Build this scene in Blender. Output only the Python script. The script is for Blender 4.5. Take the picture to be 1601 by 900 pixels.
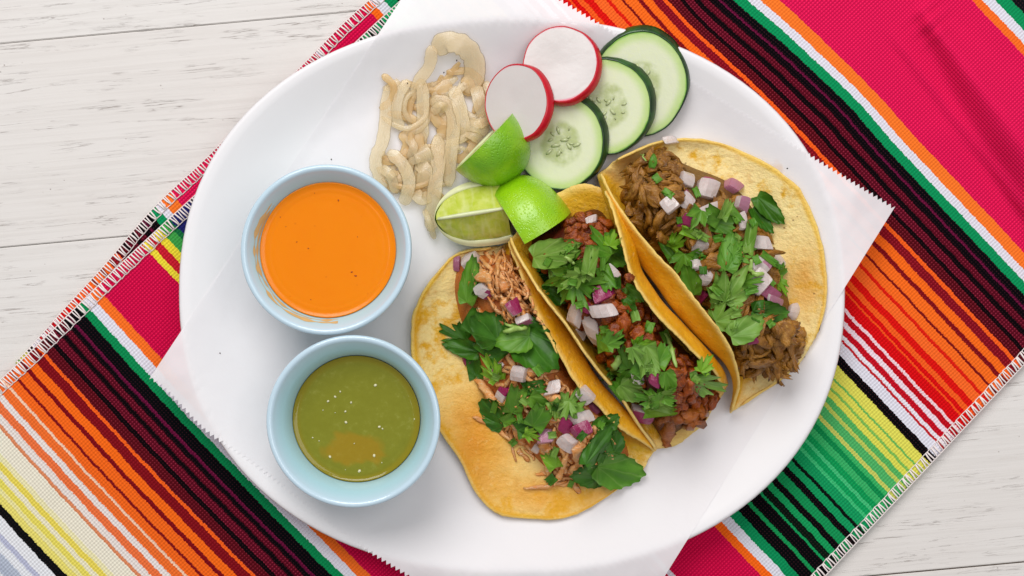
import bpy, bmesh, math, random
from mathutils import Vector, Matrix, noise
from mathutils.bvhtree import BVHTree
R = math.radians
rnd = random.Random(7)
for o in list(bpy.data.objects):
    bpy.data.objects.remove(o)
scene = bpy.context.scene
COL = scene.collection

# ------------------------------------------------------------------ camera, world, lamps, exposure
CAMH = 0.64                      # camera height above the table, metres
S0 = 0.00029                     # metres on the table per photo pixel
cd = bpy.data.cameras.new('camera'); cam = bpy.data.objects.new('camera', cd); COL.objects.link(cam)
cam.location = (0, 0, CAMH); cd.sensor_width = 36; cd.lens = 36 * CAMH / (1601 * S0)
cd.clip_start = 0.02; cd.clip_end = 50
scene.camera = cam
scene.render.resolution_x = 1024; scene.render.resolution_y = 576
scene.render.engine = 'CYCLES'; scene.cycles.transparent_max_bounces = 24
w = bpy.data.worlds.new('World'); scene.world = w; w.use_nodes = True
bg = w.node_tree.nodes['Background']; bg.inputs[0].default_value = (0.97, 0.965, 1.0, 1); bg.inputs[1].default_value = 0.35
def area(name, loc, target, size, energy, col):
    l = bpy.data.lights.new(name, 'AREA'); l.shape = 'SQUARE'; l.size = size; l.energy = energy; l.color = col
    o = bpy.data.objects.new(name, l); COL.objects.link(o); o.location = loc
    o.rotation_euler = (Vector(target) - Vector(loc)).to_track_quat('-Z', 'Y').to_euler(); return o
area('window_light', (-0.32, 1.05, 1.2), (0, 0, 0), 1.0, 19.8, (1.0, 0.985, 0.97))
area('softbox_light', (0.55, 0.2, 1.6), (0, 0, 0), 1.0, 8.0, (1.0, 0.985, 0.97))
vs = scene.view_settings; vs.view_transform = 'Standard'; vs.look = 'None'; vs.gamma = 1; vs.exposure = 0.0
vs.use_curve_mapping = False

# ------------------------------------------------------------------ helpers
def W(px, py, z):
    s = S0 * (CAMH - z) / CAMH
    return Vector(((px - 800.5) * s, (450 - py) * s, z))
def PX(x, y, z):
    s = S0 * (CAMH - z) / CAMH
    return x / s + 800.5, 450 - y / s
def lin(h):
    h = h.lstrip('#'); out = []
    for i in (0, 2, 4):
        c = int(h[i:i+2], 16) / 255
        out.append(c / 12.92 if c <= .04045 else ((c + .055) / 1.055) ** 2.4)
    return tuple(out) + (1.0,)
def smooth(a, b, x):
    t = max(0, min(1, (x - a) / (b - a))) if a != b else float(x > a)
    return t * t * (3 - 2 * t)
def catmull(pts, n):
    """n samples along a Catmull-Rom curve through pts (tuples)"""
    m = len(pts); out = []
    for i in range(n):
        u = i / (n - 1) * (m - 1); k = min(int(u), m - 2); f = u - k
        p1, p2 = pts[k], pts[k + 1]
        p0 = pts[k - 1] if k > 0 else tuple(2 * a - b for a, b in zip(p1, p2))
        p3 = pts[k + 2] if k + 2 < m else tuple(2 * b - a for a, b in zip(p1, p2))
        out.append(tuple(.5 * (2 * b + (c - a) * f + (2 * a - 5 * b + 4 * c - d) * f * f + (3 * b - a - 3 * c + d) * f ** 3)
                         for a, b, c, d in zip(p0, p1, p2, p3)))
    return out
def nz(p, s, o=0.0):
    return noise.noise(Vector((p[0] * s + o, p[1] * s + o * 1.7, (p[2] if len(p) > 2 else 0) * s + o * .3)))

def new_mesh(name, verts, faces, mats, smooth_=True, mi=None, uvs=None, col=None, solid=False):
    me = bpy.data.meshes.new(name); me.from_pydata([tuple(v) for v in verts], [], faces)
    if solid:
        bm = bmesh.new(); bm.from_mesh(me); bmesh.ops.recalc_face_normals(bm, faces=bm.faces[:]); bm.to_mesh(me); bm.free()
    for m in (mats if isinstance(mats, (list, tuple)) else [mats]): me.materials.append(m)
    if smooth_: me.polygons.foreach_set('use_smooth', [True] * len(me.polygons))
    if mi: me.polygons.foreach_set('material_index', mi)
    if uvs:
        l = me.uv_layers.new(name='UVMap'); flat = []
        for lp in me.loops: flat += [uvs[lp.vertex_index][0], uvs[lp.vertex_index][1]]
        l.data.foreach_set('uv', flat)
    if col:
        a = me.color_attributes.new('mask', 'FLOAT_COLOR', 'POINT')
        a.data.foreach_set('color', [c for v in col for c in (v[0], v[1], v[2], 1.0)])
    me.update(); return me
def link(name, me, parent=None, loc=None, rot=None):
    o = bpy.data.objects.new(name, me); COL.objects.link(o)
    if parent: o.parent = parent
    if loc is not None: o.location = loc
    if rot is not None: o.rotation_euler = rot
    return o
def empty(name, loc=(0, 0, 0)):
    o = bpy.data.objects.new(name, None); COL.objects.link(o); o.location = loc; o.empty_display_size = .01; return o
def tag(o, label=None, cat=None, group=None, kind=None):
    if label: o['label'] = label
    if cat: o['category'] = cat
    if group: o['group'] = group
    if kind: o['kind'] = kind
    return o
def grid_faces(nu, nv, closed_u=False, base=0, flip=False):
    f = []
    for i in range(nu if closed_u else nu - 1):
        for j in range(nv - 1):
            a = base + i * nv + j; b = base + ((i + 1) % nu) * nv + j
            q = (a, b, b + 1, a + 1); f.append(q[::-1] if flip else q)
    return f
def tube(path, rad, n=6, flat=1.0, closed=True):
    """verts, faces of a tube along path (Vectors); rad is a number or list; flat squashes height"""
    V, F = [], []; m = len(path)
    for i, p in enumerate(path):
        d = (path[min(i + 1, m - 1)] - path[max(i - 1, 0)]).normalized()
        s = d.cross(Vector((0, 0, 1)))
        s = s.normalized() if s.length > 1e-5 else Vector((1, 0, 0))
        u = s.cross(d).normalized(); r = rad[i] if isinstance(rad, (list, tuple)) else rad
        for k in range(n):
            a = 2 * math.pi * k / n
            V.append(p + s * math.cos(a) * r + u * math.sin(a) * r * flat)
    for i in range(m - 1):
        for k in range(n):
            a = i * n + k; b = i * n + (k + 1) % n
            F.append((a, a + n, b + n, b))
    if closed:
        F.append(tuple(range(n))); F.append(tuple((m - 1) * n + k for k in range(n))[::-1])
    return V, F

class Support:
    """what lies where: used to set each piece down on whatever is under it"""
    def __init__(s): s.cells = {}; s.c = .012
    def add_raw(s, verts, faces):
        t = BVHTree.FromPolygons([tuple(v) for v in verts], faces)
        xs = [v[0] for v in verts]; ys = [v[1] for v in verts]
        b = (t, min(xs), max(xs), min(ys), max(ys))
        for i in range(int(b[1] // s.c), int(b[2] // s.c) + 1):
            for j in range(int(b[3] // s.c), int(b[4] // s.c) + 1):
                s.cells.setdefault((i, j), []).append(b)
    def add(s, o):
        m = o.matrix_basis
        s.add_raw([m @ v.co for v in o.data.vertices], [tuple(p.vertices) for p in o.data.polygons])
    def h(s, x, y, default=0.0):
        z = default
        for t, x0, x1, y0, y1 in s.cells.get((int(x // s.c), int(y // s.c)), ()):
            if x0 <= x <= x1 and y0 <= y <= y1:
                hit = t.ray_cast(Vector((x, y, .3)), Vector((0, 0, -1)))
                if hit[0] is not None and hit[0].z > z: z = hit[0].z
        return z
SUP = Support()

class Mat:
    """short-hand for building a node material"""
    def __init__(s, name):
        s.m = bpy.data.materials.new(name); s.m.use_nodes = True; s.t = s.m.node_tree
        s.b = s.t.nodes['Principled BSDF']; s.out = s.t.nodes['Material Output']
    def n(s, typ, **kw):
        nd = s.t.nodes.new('ShaderNode' + typ)
        for k, v in kw.items(): setattr(nd, k, v)
        return nd
    def put(s, sock, v):
        if isinstance(v, bpy.types.NodeSocket): s.t.links.new(v, sock)
        elif isinstance(v, (tuple, list)) and sock.type == 'RGBA' and len(v) == 3: sock.default_value = tuple(v) + (1,)
        else: sock.default_value = v
    def set(s, **kw):
        for k, v in kw.items(): s.put(s.b.inputs[k.replace('_', ' ')], v)
        return s
    def math(s, op, a, b=None, c=None, clamp=False):
        nd = s.n('Math', operation=op, use_clamp=clamp)
        for i, v in enumerate((a, b, c)):
            if v is not None: s.put(nd.inputs[i], v)
        return nd.outputs[0]
    def mix(s, f, a, b, blend='MIX'):
        nd = s.n('Mix', data_type='RGBA', blend_type=blend)
        s.put(nd.inputs[0], f); s.put(nd.inputs[6], a); s.put(nd.inputs[7], b); return nd.outputs[2]
    def rng(s, v, a, b, c=0.0, d=1.0, sm=True):
        nd = s.n('MapRange', interpolation_type='SMOOTHSTEP' if sm else 'LINEAR')
        for i, x in enumerate((v, a, b, c, d)): s.put(nd.inputs[i], x)
        return nd.outputs[0]
    def noise(s, vec, scale, detail=4, rough=.55, dist=0):
        nd = s.n('TexNoise'); s.put(nd.inputs['Vector'], vec)
        for k, v in (('Scale', scale), ('Detail', detail), ('Roughness', rough), ('Distortion', dist)): nd.inputs[k].default_value = v
        return nd.outputs[0]
    def obj(s): return s.n('TexCoord').outputs['Object']
    def uv(s): return s.n('TexCoord').outputs['UV']
    def scale(s, vec, xyz, loc=None):
        nd = s.n('Mapping'); s.put(nd.inputs[0], vec); nd.inputs['Scale'].default_value = xyz
        if loc is not None: s.put(nd.inputs['Location'], loc)
        return nd.outputs[0]
    def rand(s): return s.n('ObjectInfo').outputs['Random']
    def offs(s):
        """object coordinates shifted by the object's own random number"""
        nd = s.n('VectorMath', operation='ADD'); s.put(nd.inputs[0], s.obj()); v = s.math('MULTIPLY', s.rand(), 7.3)
        cb = s.n('CombineXYZ')
        for i in range(3): s.put(cb.inputs[i], v)
        s.put(nd.inputs[1], cb.outputs[0]); return nd.outputs[0]
    def bump(s, h, strength=.3, dist=.001):
        nd = s.n('Bump'); nd.inputs['Strength'].default_value = strength; nd.inputs['Distance'].default_value = dist
        s.put(nd.inputs['Height'], h); s.put(s.b.inputs['Normal'], nd.outputs[0]); return s
    def attr(s, name='mask'):
        nd = s.n('Attribute', attribute_name=name); sp = s.n('SeparateColor'); s.put(sp.inputs[0], nd.outputs['Color'])
        return sp.outputs
    def translucent(s, f, col, transp=0.0, tint=(1, 1, 1), gloss=0):
        """mix in light passing through a thin sheet"""
        tr = s.n('BsdfTranslucent'); s.put(tr.inputs[0], col); mx = s.n('MixShader'); mx.inputs[0].default_value = f
        s.t.links.new(s.b.outputs[0], mx.inputs[1]); s.t.links.new(tr.outputs[0], mx.inputs[2]); o = mx.outputs[0]
        if transp:
            tp = s.n('BsdfTransparent'); s.put(tp.inputs[0], tint); m2 = s.n('MixShader'); s.put(m2.inputs[0], transp)
            s.t.links.new(o, m2.inputs[1]); s.t.links.new(tp.outputs[0], m2.inputs[2]); o = m2.outputs[0]
            if gloss:                                        # a wet film keeps its highlights
                gl = s.n('BsdfGlossy'); gl.inputs['Roughness'].default_value = gloss; fr = s.n('Fresnel'); fr.inputs[0].default_value = 1.38
                m3 = s.n('MixShader'); s.t.links.new(s.math('MULTIPLY', fr.outputs[0], s.math('SUBTRACT', 1.0, s.n('NewGeometry').outputs['Backfacing'])), m3.inputs[0]); s.t.links.new(o, m3.inputs[1]); s.t.links.new(gl.outputs[0], m3.inputs[2]); o = m3.outputs[0]
                for l in s.b.inputs['Normal'].links: s.t.links.new(l.from_socket, gl.inputs['Normal'])
        s.t.links.new(o, s.out.inputs[0]); return s

# ------------------------------------------------------------------ materials
def mat_wood():
    m = Mat('white_painted_wood'); c = m.offs()
    g1 = m.noise(m.scale(c, (7, 190, 1)), 1, 6, .55, .25)
    line = m.rng(m.math('ABSOLUTE', m.math('SUBTRACT', g1, .5)), .0, .008, 1, 0)
    g1b = m.noise(m.scale(c, (14, 330, 1)), 1, 6, .6, .3)
    line2 = m.rng(m.math('ABSOLUTE', m.math('SUBTRACT', g1b, .5)), .0, .011, 1, 0)
    patch = m.rng(m.noise(m.scale(c, (7, 45, 1)), 1, 3), .36, .6)
    patch2 = m.rng(m.noise(m.scale(c, (16, 70, 1)), 1, 4), .4, .62)
    brk = m.rng(m.noise(m.scale(c, (60, 200, 1)), 1, 3), .44, .66)
    streak = m.rng(m.noise(m.scale(c, (9, 420, 1)), 1, 5, .6), .38, .72)
    smear = m.rng(m.noise(m.scale(c, (22, 150, 1)), 1, 6, .7), .6, .76)
    spk = m.n('TexVoronoi'); m.put(spk.inputs['Vector'], m.scale(c, (260, 260, 1))); spk.inputs['Scale'].default_value = 1
    dots = m.math('MULTIPLY', m.rng(spk.outputs['Distance'], .05, .12, 1, 0), m.rng(m.noise(c, 60, 2), .56, .64))
    base = m.mix(m.math('MULTIPLY', streak, .5), lin('#DEDAD6'), lin('#D0CBC6'))
    base = m.mix(m.math('MULTIPLY', m.rng(m.noise(c, 9, 3), .35, .7), .35), base, lin('#D6CEC8'))
    base = m.mix(m.math('MULTIPLY', m.math('MULTIPLY', smear, patch), .3), base, lin('#B3A69D'))
    k = m.math('MULTIPLY', m.math('MULTIPLY', line, patch), brk)
    k2 = m.math('MULTIPLY', m.math('MULTIPLY', line2, patch2), m.math('MULTIPLY', brk, .8))
    kk = m.math('MAXIMUM', m.math('MAXIMUM', k, k2), m.math('MULTIPLY', dots, .8))
    base = m.mix(m.math('MULTIPLY', kk, .72), base, lin('#8A7A70'))
    m.set(Base_Color=base, Roughness=.55, Specular_IOR_Level=.3)
    m.bump(m.math('SUBTRACT', m.math('MULTIPLY', streak, .25), kk), .5, .0004)
    return m.m

STRIPES = [  # (start in photo px across the runner, colour, dot strength) : the left-hand stretch, the middle, the right-hand stretch
 (-700, 'D9DDE4', .0), (-609, 'AEB7C8', .0), (-598, 'B4BDCD', .0), (-589, 'E3E6EB', .0), (-577, 'B9BDD4', .0), (-569, 'E6E8EC', .0),
 (-551, '0C0F10', .12), (-538, 'E9DD72', .0), (-527, 'EBE3A0', .0), (-520, 'E8DB62', .0), (-510, 'ECE6C6', .0), (-502, 'EAD75A', .0), (-492, 'EDE6B4', .0), (-484, 'ECE6D2', .0),
 (-459, 'DE8A5E', .0), (-454, 'E9DFD8', .0), (-443, 'EE7440', .05), (-431, 'E9DFDA', .0), (-420.5, 'F0702F', .05), (-407.5, 'F0C9AE', .0), (-403, 'F4681E', .08),
 (-389, '7E1018', .1), (-385, 'F4681C', .08), (-368.5, '7C0C16', .2), (-361, 'F56A18', .08)]
STRIPES1 = [
 (-347, '7E0E18', .25), (-334, 'F4621C', .08), (-328, '570A16', .6), (-312, '0A0508', .2), (-305, '5E0B20', .8), (-293, '0A0508', .2), (-284, '5A0A1E', .8), (-274, '08060A', .2),
 (-266, '5E0C34', .4), (-260, '06070B', .2), (-244, '0B8A50', .05), (-230, 'E3E1EC', .0), (-214, 'F97326', .1), (-199, 'CC0A45', .5),
 (-101, 'EFDC3C', .05), (-91, 'C81E30', .3), (-79, 'EEDC3A', .05), (-66, '3FA34A', .05), (-50, '17713E', .1), (-42, '1F2468', .1), (0, '101420', .1),
 (60, 'CC0A45', .5), (128, 'E3DEE8', 0), (131, 'C8103C', .3), (141, 'E6E0EA', 0), (150.5, 'CF0A45', .4), (245.4, 'FA6A18', .1), (259, 'DEDEE8', 0), (274, '0B8C55', .06), (290, '06070A', .25)]
STRIPES2 = [
 (309.5, '159150', .05), (315.5, '06070A', .2), (333.5, '159655', .05), (338, '06180F', .2), (349, '169A58', .05), (360, '06080A', .25), (370, '149153', .05), (384, '06070A', .25), (395, '12975A', .06), (406, '07120F', .1), (411, '129A5C', .1),
 (427, '3FBE78', .1), (432, '10A05A', .08), (441, '45BE7A', .1), (446, '0E9A54', .08), (456, '38B066', .1), (466, '0E8C4C', .08), (474, '38B263', .1), (482, 'C9CE62', .0), (488, '4FB466', .1), (501, 'BFCB5C', 0), (507, '55B560', .1), (517, 'DCDC56', 0),
 (526, '7FBF58', 0), (530, 'DFDD58', 0), (540, '6CB95A', 0), (543.5, 'E2DE5C', 0), (560, '06070A', .3)]
STRIPES3 = [
 (574, 'E4E3EE', 0), (589.5, 'C4222A', .2), (593.5, 'ECE6EE', 0), (600, 'C40F22', .3), (609, 'F0DCE6', 0), (616.5, 'C00C1C', .3), (626, 'F3D6DC', 0), (630, 'DA0C12', .2), (646, 'F4541C', .08), (649.5, 'DC0E10', .15), (656.5, 'F55E20', .08), (665, 'DE1410', .12), (675.5, 'F96A28', .1),
 (691, 'DF1F12', .1), (696, 'FA6C22', .08), (710, '7E1416', .15), (714, 'FA6E20', .08), (730, '801018', .3), (736.5, 'FA6C1C', .08), (750, '86101E', .5), (763.6, 'F8621E', .08)]
STRIPES4 = [
 (770, '570A16', .8), (784, '0A0508', .2), (789.5, '5E0B20', .9), (801.6, '0A0508', .2), (811, '5A0A1E', .8), (820, '08060A', .2),
 (832, '5E0C34', .4), (836, '06070B', .3), (848.5, '0B9258', .05), (863, 'E3E1EC', 0), (874, 'FA7A2A', .12), (894, 'DC1652', .55), (1105, 'FA7026', .12), (1117.5, 'E3E1EC', 0), (1132, '0D9258', .05), (1150, '101216', .3), (1165, '6C7480', .3), (1180, '101216', .3)]
def mat_serape():
    m = Mat('serape_weave'); uvx = m.n('SeparateXYZ'); m.put(uvx.inputs[0], m.uv())
    u = m.math('MULTIPLY', uvx.outputs[0], 1000.0); s = m.math('MULTIPLY', uvx.outputs[1], 1000.0)
    col_ = m.math('FLOOR', m.math('DIVIDE', u, 2.3))
    wn = m.n('TexWhiteNoise', noise_dimensions='1D'); m.put(wn.inputs['W'], col_)
    cb = m.n('CombineXYZ'); m.put(cb.inputs[0], m.math('MULTIPLY', u, .02)); m.put(cb.inputs[1], m.math('MULTIPLY', s, .03))
    wob = m.math('MULTIPLY', m.math('SUBTRACT', m.noise(cb.outputs[0], 1, 3), .5), 4.0)
    s2 = m.math('ADD', m.math('ADD', s, m.math('MULTIPLY', m.math('SUBTRACT', wn.outputs[0], .5), 1.5)), wob)
    def ramp(lst, a, b):
        r = m.n('ValToRGB'); r.color_ramp.interpolation = 'CONSTANT'; e = r.color_ramp.elements
        for i, (p, c, d) in enumerate(lst):
            pos = (p - a) / (b - a)
            el = e[i] if i < 2 else e.new(pos)
            el.position = max(0, pos); el.color = lin(c)[:3] + (d,)
        m.put(r.inputs[0], m.rng(s2, a, b, sm=False)); return r
    sets = [(STRIPES, -700, -347), (STRIPES1, -347, 309.5), (STRIPES2, 309.5, 574), (STRIPES3, 574, 770), (STRIPES4, 770, 1300)]
    c = d = None
    for lst, a, b in sets:
        r = ramp(lst, a, b)
        if c is None: c, d = r.outputs[0], r.outputs[1]
        else:
            g = m.math('GREATER_THAN', s2, float(a)); c = m.mix(g, c, r.outputs[0])
            d = m.math('ADD', m.math('MULTIPLY', d, m.math('SUBTRACT', 1.0, g)), m.math('MULTIPLY', r.outputs[1], g))
    # threads: ribs run across the stripes, floats show as rows of dots
    rib = m.math('SINE', m.math('MULTIPLY', u, 2 * math.pi / 4.7))
    row = m.math('SINE', m.math('ADD', m.math('MULTIPLY', s, 2 * math.pi / 4.6), m.math('MULTIPLY', wob, .8)))
    dot = m.math('MULTIPLY', m.rng(rib, .0, .85), m.rng(row, .15, .9))
    fine = m.math('SINE', m.math('MULTIPLY', s, 2 * math.pi / 1.9))
    cb2 = m.n('CombineXYZ'); m.put(cb2.inputs[0], u); m.put(cb2.inputs[1], m.math('MULTIPLY', s, .35))
    fib = m.noise(cb2.outputs[0], .6, 3)
    hi = m.mix(.22, m.mix(1.0, c, (2.6, 2.2, 2.2, 1), 'MULTIPLY'), (.80, .16, .24, 1))
    gap = m.math('MULTIPLY', m.rng(rib, -1.0, -.55, 1, 0), m.math('ADD', .28, m.math('MULTIPLY', d, .5)))
    c2 = m.mix(gap, c, m.mix(1.0, c, (.45, .32, .32, 1), 'MULTIPLY'))
    c2 = m.mix(m.math('MULTIPLY', m.math('MULTIPLY', dot, d), .8), c2, hi)
    c2 = m.mix(m.rng(fib, .3, .75, 0, .22), c2, m.mix(1.0, c2, (.62, .62, .62, 1), 'MULTIPLY'))
    m.set(Base_Color=c2, Roughness=.9, Specular_IOR_Level=.06)
    hgt = m.math('ADD', m.math('MULTIPLY', rib, .5), m.math('ADD', m.math('MULTIPLY', row, .35), m.math('MULTIPLY', fib, .5)))
    m.bump(hgt, .55, .00035); return m.m
def mat_thread():
    m = Mat('overlock_thread'); n = m.noise(m.obj(), 900, 2)
    m.set(Base_Color=m.mix(n, lin('#E9D9D4'), lin('#F2ECEA')), Roughness=.8); return m.m
def mat_plate():
    m = Mat('white_ceramic'); n = m.noise(m.obj(), 14, 2)
    m.set(Base_Color=m.mix(n, lin('#EAE7E9'), lin('#ECEAEB')), Roughness=.45, Specular_IOR_Level=.25)
    m.bump(m.noise(m.obj(), 55, 3), .05, .001); return m.m
def mat_paper():
    m = Mat('greaseproof_paper'); c = m.obj(); n = m.noise(c, 900, 4, .7); n2 = m.noise(c, 18, 4)
    col = m.mix(n2, lin('#F3F0F2'), lin('#F8F5F7'))
    # a faint grease mark beside the right-hand taco
    sp = m.n('VectorMath', operation='DISTANCE'); m.put(sp.inputs[0], c); sp.inputs[1].default_value = W(1222, 258, .012)
    d = m.math('ADD', sp.outputs['Value'], m.math('MULTIPLY', m.math('SUBTRACT', m.noise(c, 120, 4), .5), .016))
    col = m.mix(m.rng(d, .002, .007, .55, 0), col, lin('#E6C6A8'))
    m.set(Base_Color=col, Roughness=.55, Specular_IOR_Level=.3)
    m.bump(m.math('ADD', m.math('MULTIPLY', n, .15), m.noise(c, 70, 4, .6)), .12, .0012)
    m.translucent(.06, lin('#F8F4F6'), .13); return m.m
def mat_glaze():
    m = Mat('pale_blue_glaze'); c = m.obj(); n = m.noise(c, 40, 3)
    z = m.n('SeparateXYZ'); m.put(z.inputs[0], c)
    edge = m.rng(z.outputs[2], .030, .0358)
    col = m.mix(edge, m.mix(n, lin('#A6CFD8'), lin('#B2D5DD')), lin('#C2D9E6'))
    m.set(Base_Color=col, Roughness=.16, Coat_Weight=.5, Coat_Roughness=.06); return m.m
def mat_orange_sauce():
    m = Mat('orange_chipotle_sauce'); c = m.obj(); n = m.noise(c, 60, 4)
    v = m.n('TexVoronoi'); m.put(v.inputs['Vector'], c); v.inputs['Scale'].default_value = 420
    sp = m.math('MULTIPLY', m.rng(v.outputs['Distance'], .1, .28, 1, 0), m.rng(m.noise(c, 160, 2), .58, .66))
    col = m.mix(n, lin('#EE8600'), lin('#EA7E00')); col = m.mix(m.math('MULTIPLY', sp, .3), col, lin('#C8500A'))
    m.set(Base_Color=col, Roughness=.2, Specular_IOR_Level=.3, Subsurface_Weight=.1, Subsurface_Radius=(.003, .001, .0002), Subsurface_Scale=1.0)
    m.bump(m.noise(c, 90, 3), .12, .002); return m.m
def mat_green_sauce():
    m = Mat('green_tomatillo_salsa'); c = m.obj(); n = m.noise(c, 240, 6, .7); big = m.noise(c, 34, 3, .6, .4)
    col = m.mix(n, lin('#747416'), lin('#86872A')); col = m.mix(m.rng(n, .55, .75), col, lin('#8E8E3A'))
    sp = m.n('VectorMath', operation='DISTANCE'); m.put(sp.inputs[0], m.scale(c, (.75, 1.25, 1))); sp.inputs[1].default_value = (.001, -.0165, .0214)
    d = m.math('ADD', sp.outputs['Value'], m.math('MULTIPLY', m.math('SUBTRACT', big, .5), .042))
    col = m.mix(m.rng(d, .0050, .0095, .42, 0), col, lin('#AE7808'))
    ln = m.n('VectorMath', operation='LENGTH'); m.put(ln.inputs[0], m.scale(c, (1, 1, 0)))
    col = m.mix(m.rng(ln.outputs['Value'], .0232, .0262, 0, .7), col, lin('#8A7A0E'))
    m.set(Base_Color=col, Roughness=.09, Specular_IOR_Level=.4); m.bump(m.noise(c, 200, 4), .1, .001); return m.m
def flat(name, hexc, rough=.5, **kw):
    m = Mat(name); n = m.noise(m.offs(), 300, 3); c = lin(hexc)
    m.set(Base_Color=m.mix(n, c, tuple(x * .78 for x in c[:3])), Roughness=rough, **kw); return m.m
def mat_tortilla():
    m = Mat('corn_tortilla'); c = m.offs(); pale, grease, edge = m.attr()[0:3]
    n1 = m.noise(c, 45, 5, .6); n2 = m.noise(c, 130, 6, .65); n3 = m.noise(c, 700, 4, .6)
    base = m.mix(m.rng(n1, .35, .68), lin('#DEA20A'), lin('#F0C232'))
    base = m.mix(m.math('MULTIPLY', pale, m.rng(m.math('ADD', m.math('MULTIPLY', n1, .6), m.math('MULTIPLY', n2, .5)), .45, .56)), base, lin('#F6DD98'))
    base = m.mix(m.math('MULTIPLY', grease, m.rng(n1, .3, .6)), base, lin('#DC8A12'))
    base = m.mix(m.math('MULTIPLY', m.rng(m.math('ADD', m.math('MULTIPLY', n2, .55), m.math('MULTIPLY', n1, .45)), .53, .68), .5), base, lin('#C8861A'))
    base = m.mix(m.math('MULTIPLY', edge, .75), base, lin('#EFCF7C'))
    n4 = m.noise(c, 320, 5, .7)
    base = m.mix(m.rng(n4, .54, .74, 0, .35), base, lin('#C88A10')); base = m.mix(m.rng(n4, .3, .46, .3, 0), base, lin('#F3D88E'))
    v = m.n('TexVoronoi'); m.put(v.inputs['Vector'], c); v.inputs['Scale'].default_value = 300
    sp = m.math('MULTIPLY', m.rng(v.outputs['Distance'], .06, .2, 1, 0), m.rng(m.noise(c, 55, 2), .6, .68))
    base = m.mix(m.math('MULTIPLY', sp, .7), base, lin('#6E3A0C'))
    m.set(Base_Color=base, Roughness=.5, Specular_IOR_Level=.4, Subsurface_Weight=.05, Subsurface_Radius=(.003, .0015, .0005), Subsurface_Scale=1.0)
    stk = m.noise(m.scale(c, (40, 160, 160)), 1, 4); bl = m.n('TexVoronoi', feature='SMOOTH_F1'); m.put(bl.inputs['Vector'], c); bl.inputs['Scale'].default_value = 150
    stk = m.math('ADD', stk, m.math('MULTIPLY', m.rng(bl.outputs['Distance'], .1, .6, 1, 0), .5))
    m.bump(m.math('ADD', m.math('ADD', n2, m.math('MULTIPLY', stk, .6)), m.math('MULTIPLY', n3, .7)), .6, .0014); return m.m
def mat_meat(name, a, b, c_, rough=.38, sc=260):
    m = Mat(name); c = m.offs(); n = m.noise(c, sc, 6, .65, .3); f = m.noise(m.scale(c, (1, 4, 4)), sc * 1.6, 5, .6); r = m.rand()
    col = m.mix(m.rng(n, .3, .7), lin(a), lin(b)); col = m.mix(m.rng(f, .52, .78), col, lin(c_))
    col = m.mix(m.math('MULTIPLY', r, .6), col, m.mix(1.0, col, (.5, .42, .38, 1), 'MULTIPLY'))
    m.set(Base_Color=col, Roughness=rough, Specular_IOR_Level=.5); m.bump(m.math('ADD', n, f), .6, .0009); return m.m
def mat_onion(name, hexa, hexb, trans=.3, transp=.1, sc=160, sss=.6, tint=(1, 1, 1)):
    m = Mat(name); c = m.offs(); st = m.noise(m.scale(c, (6, 1, 1)), sc, 4, .6) if sc < 10 else m.noise(m.scale(m.uv(), (16, 1.4, 1), m.rand()), 1, 3, .6); n = m.noise(c, sc * .6, 3)
    col = m.mix(st, lin(hexa), lin(hexb)); col = m.mix(m.math('MULTIPLY', m.rand(), .35), col, m.mix(1.0, col, (.96, .84, .66, 1), 'MULTIPLY')) if sc > 10 else col
    col = m.mix(m.rng(n, .4, .7, 0, .3), col, m.mix(1.0, col, (1.0, .9, .86, 1), 'MULTIPLY'))
    m.set(Base_Color=col, Roughness=.24, Specular_IOR_Level=.5, Subsurface_Weight=sss, Subsurface_Radius=(.004, .003, .0028), Subsurface_Scale=1.0)
    m.bump(st, .3, .0005)
    if transp: m.translucent(trans, lin(hexa), transp, tint, .18)
    return m.m
def mat_purple():
    m = Mat('purple_onion_skin'); c = m.offs(); st = m.noise(m.scale(c, (8, 1, 1)), .9, 4, .6); r = m.rand()
    col = m.mix(st, lin('#78103C'), lin('#A02C62')); col = m.mix(m.rng(r, .35, .9, 0, .75), col, lin('#B98A9C'))
    m.set(Base_Color=col, Roughness=.22, Subsurface_Weight=.2, Subsurface_Radius=(.003, .001, .0015), Subsurface_Scale=1.0); m.bump(st, .3, .0006); return m.m
def mat_leaf(name, a, b, vein):
    m = Mat(name); uv = m.n('SeparateXYZ'); m.put(uv.inputs[0], m.uv()); c = m.offs()
    n = m.noise(c, 120, 4); fine = m.noise(c, 900, 3)
    ang = m.math('ADD', uv.outputs[0], m.math('MULTIPLY', m.math('SUBTRACT', m.noise(c, 200, 2), .5), .06))
    vv = m.math('ABSOLUTE', m.math('SUBTRACT', m.math('FRACT', m.math('MULTIPLY', ang, 5.0)), .5))
    vl = m.rng(vv, .02, .08, .45, 0)
    col = m.mix(m.rng(n, .3, .7), lin(a), lin(b)); col = m.mix(vl, col, lin(vein))
    r = m.rand(); col = m.mix(m.math('MULTIPLY', r, .3), col, m.mix(1.0, col, (1.15, .8, .5, 1), 'MULTIPLY'))
    m.set(Base_Color=col, Roughness=.42, Specular_IOR_Level=.4)
    m.bump(m.math('ADD', m.math('MULTIPLY', vl, -1.0), m.math('ADD', n, m.math('MULTIPLY', fine, .3))), .3, .0007)
    m.translucent(.28, lin(b)); return m.m
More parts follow.
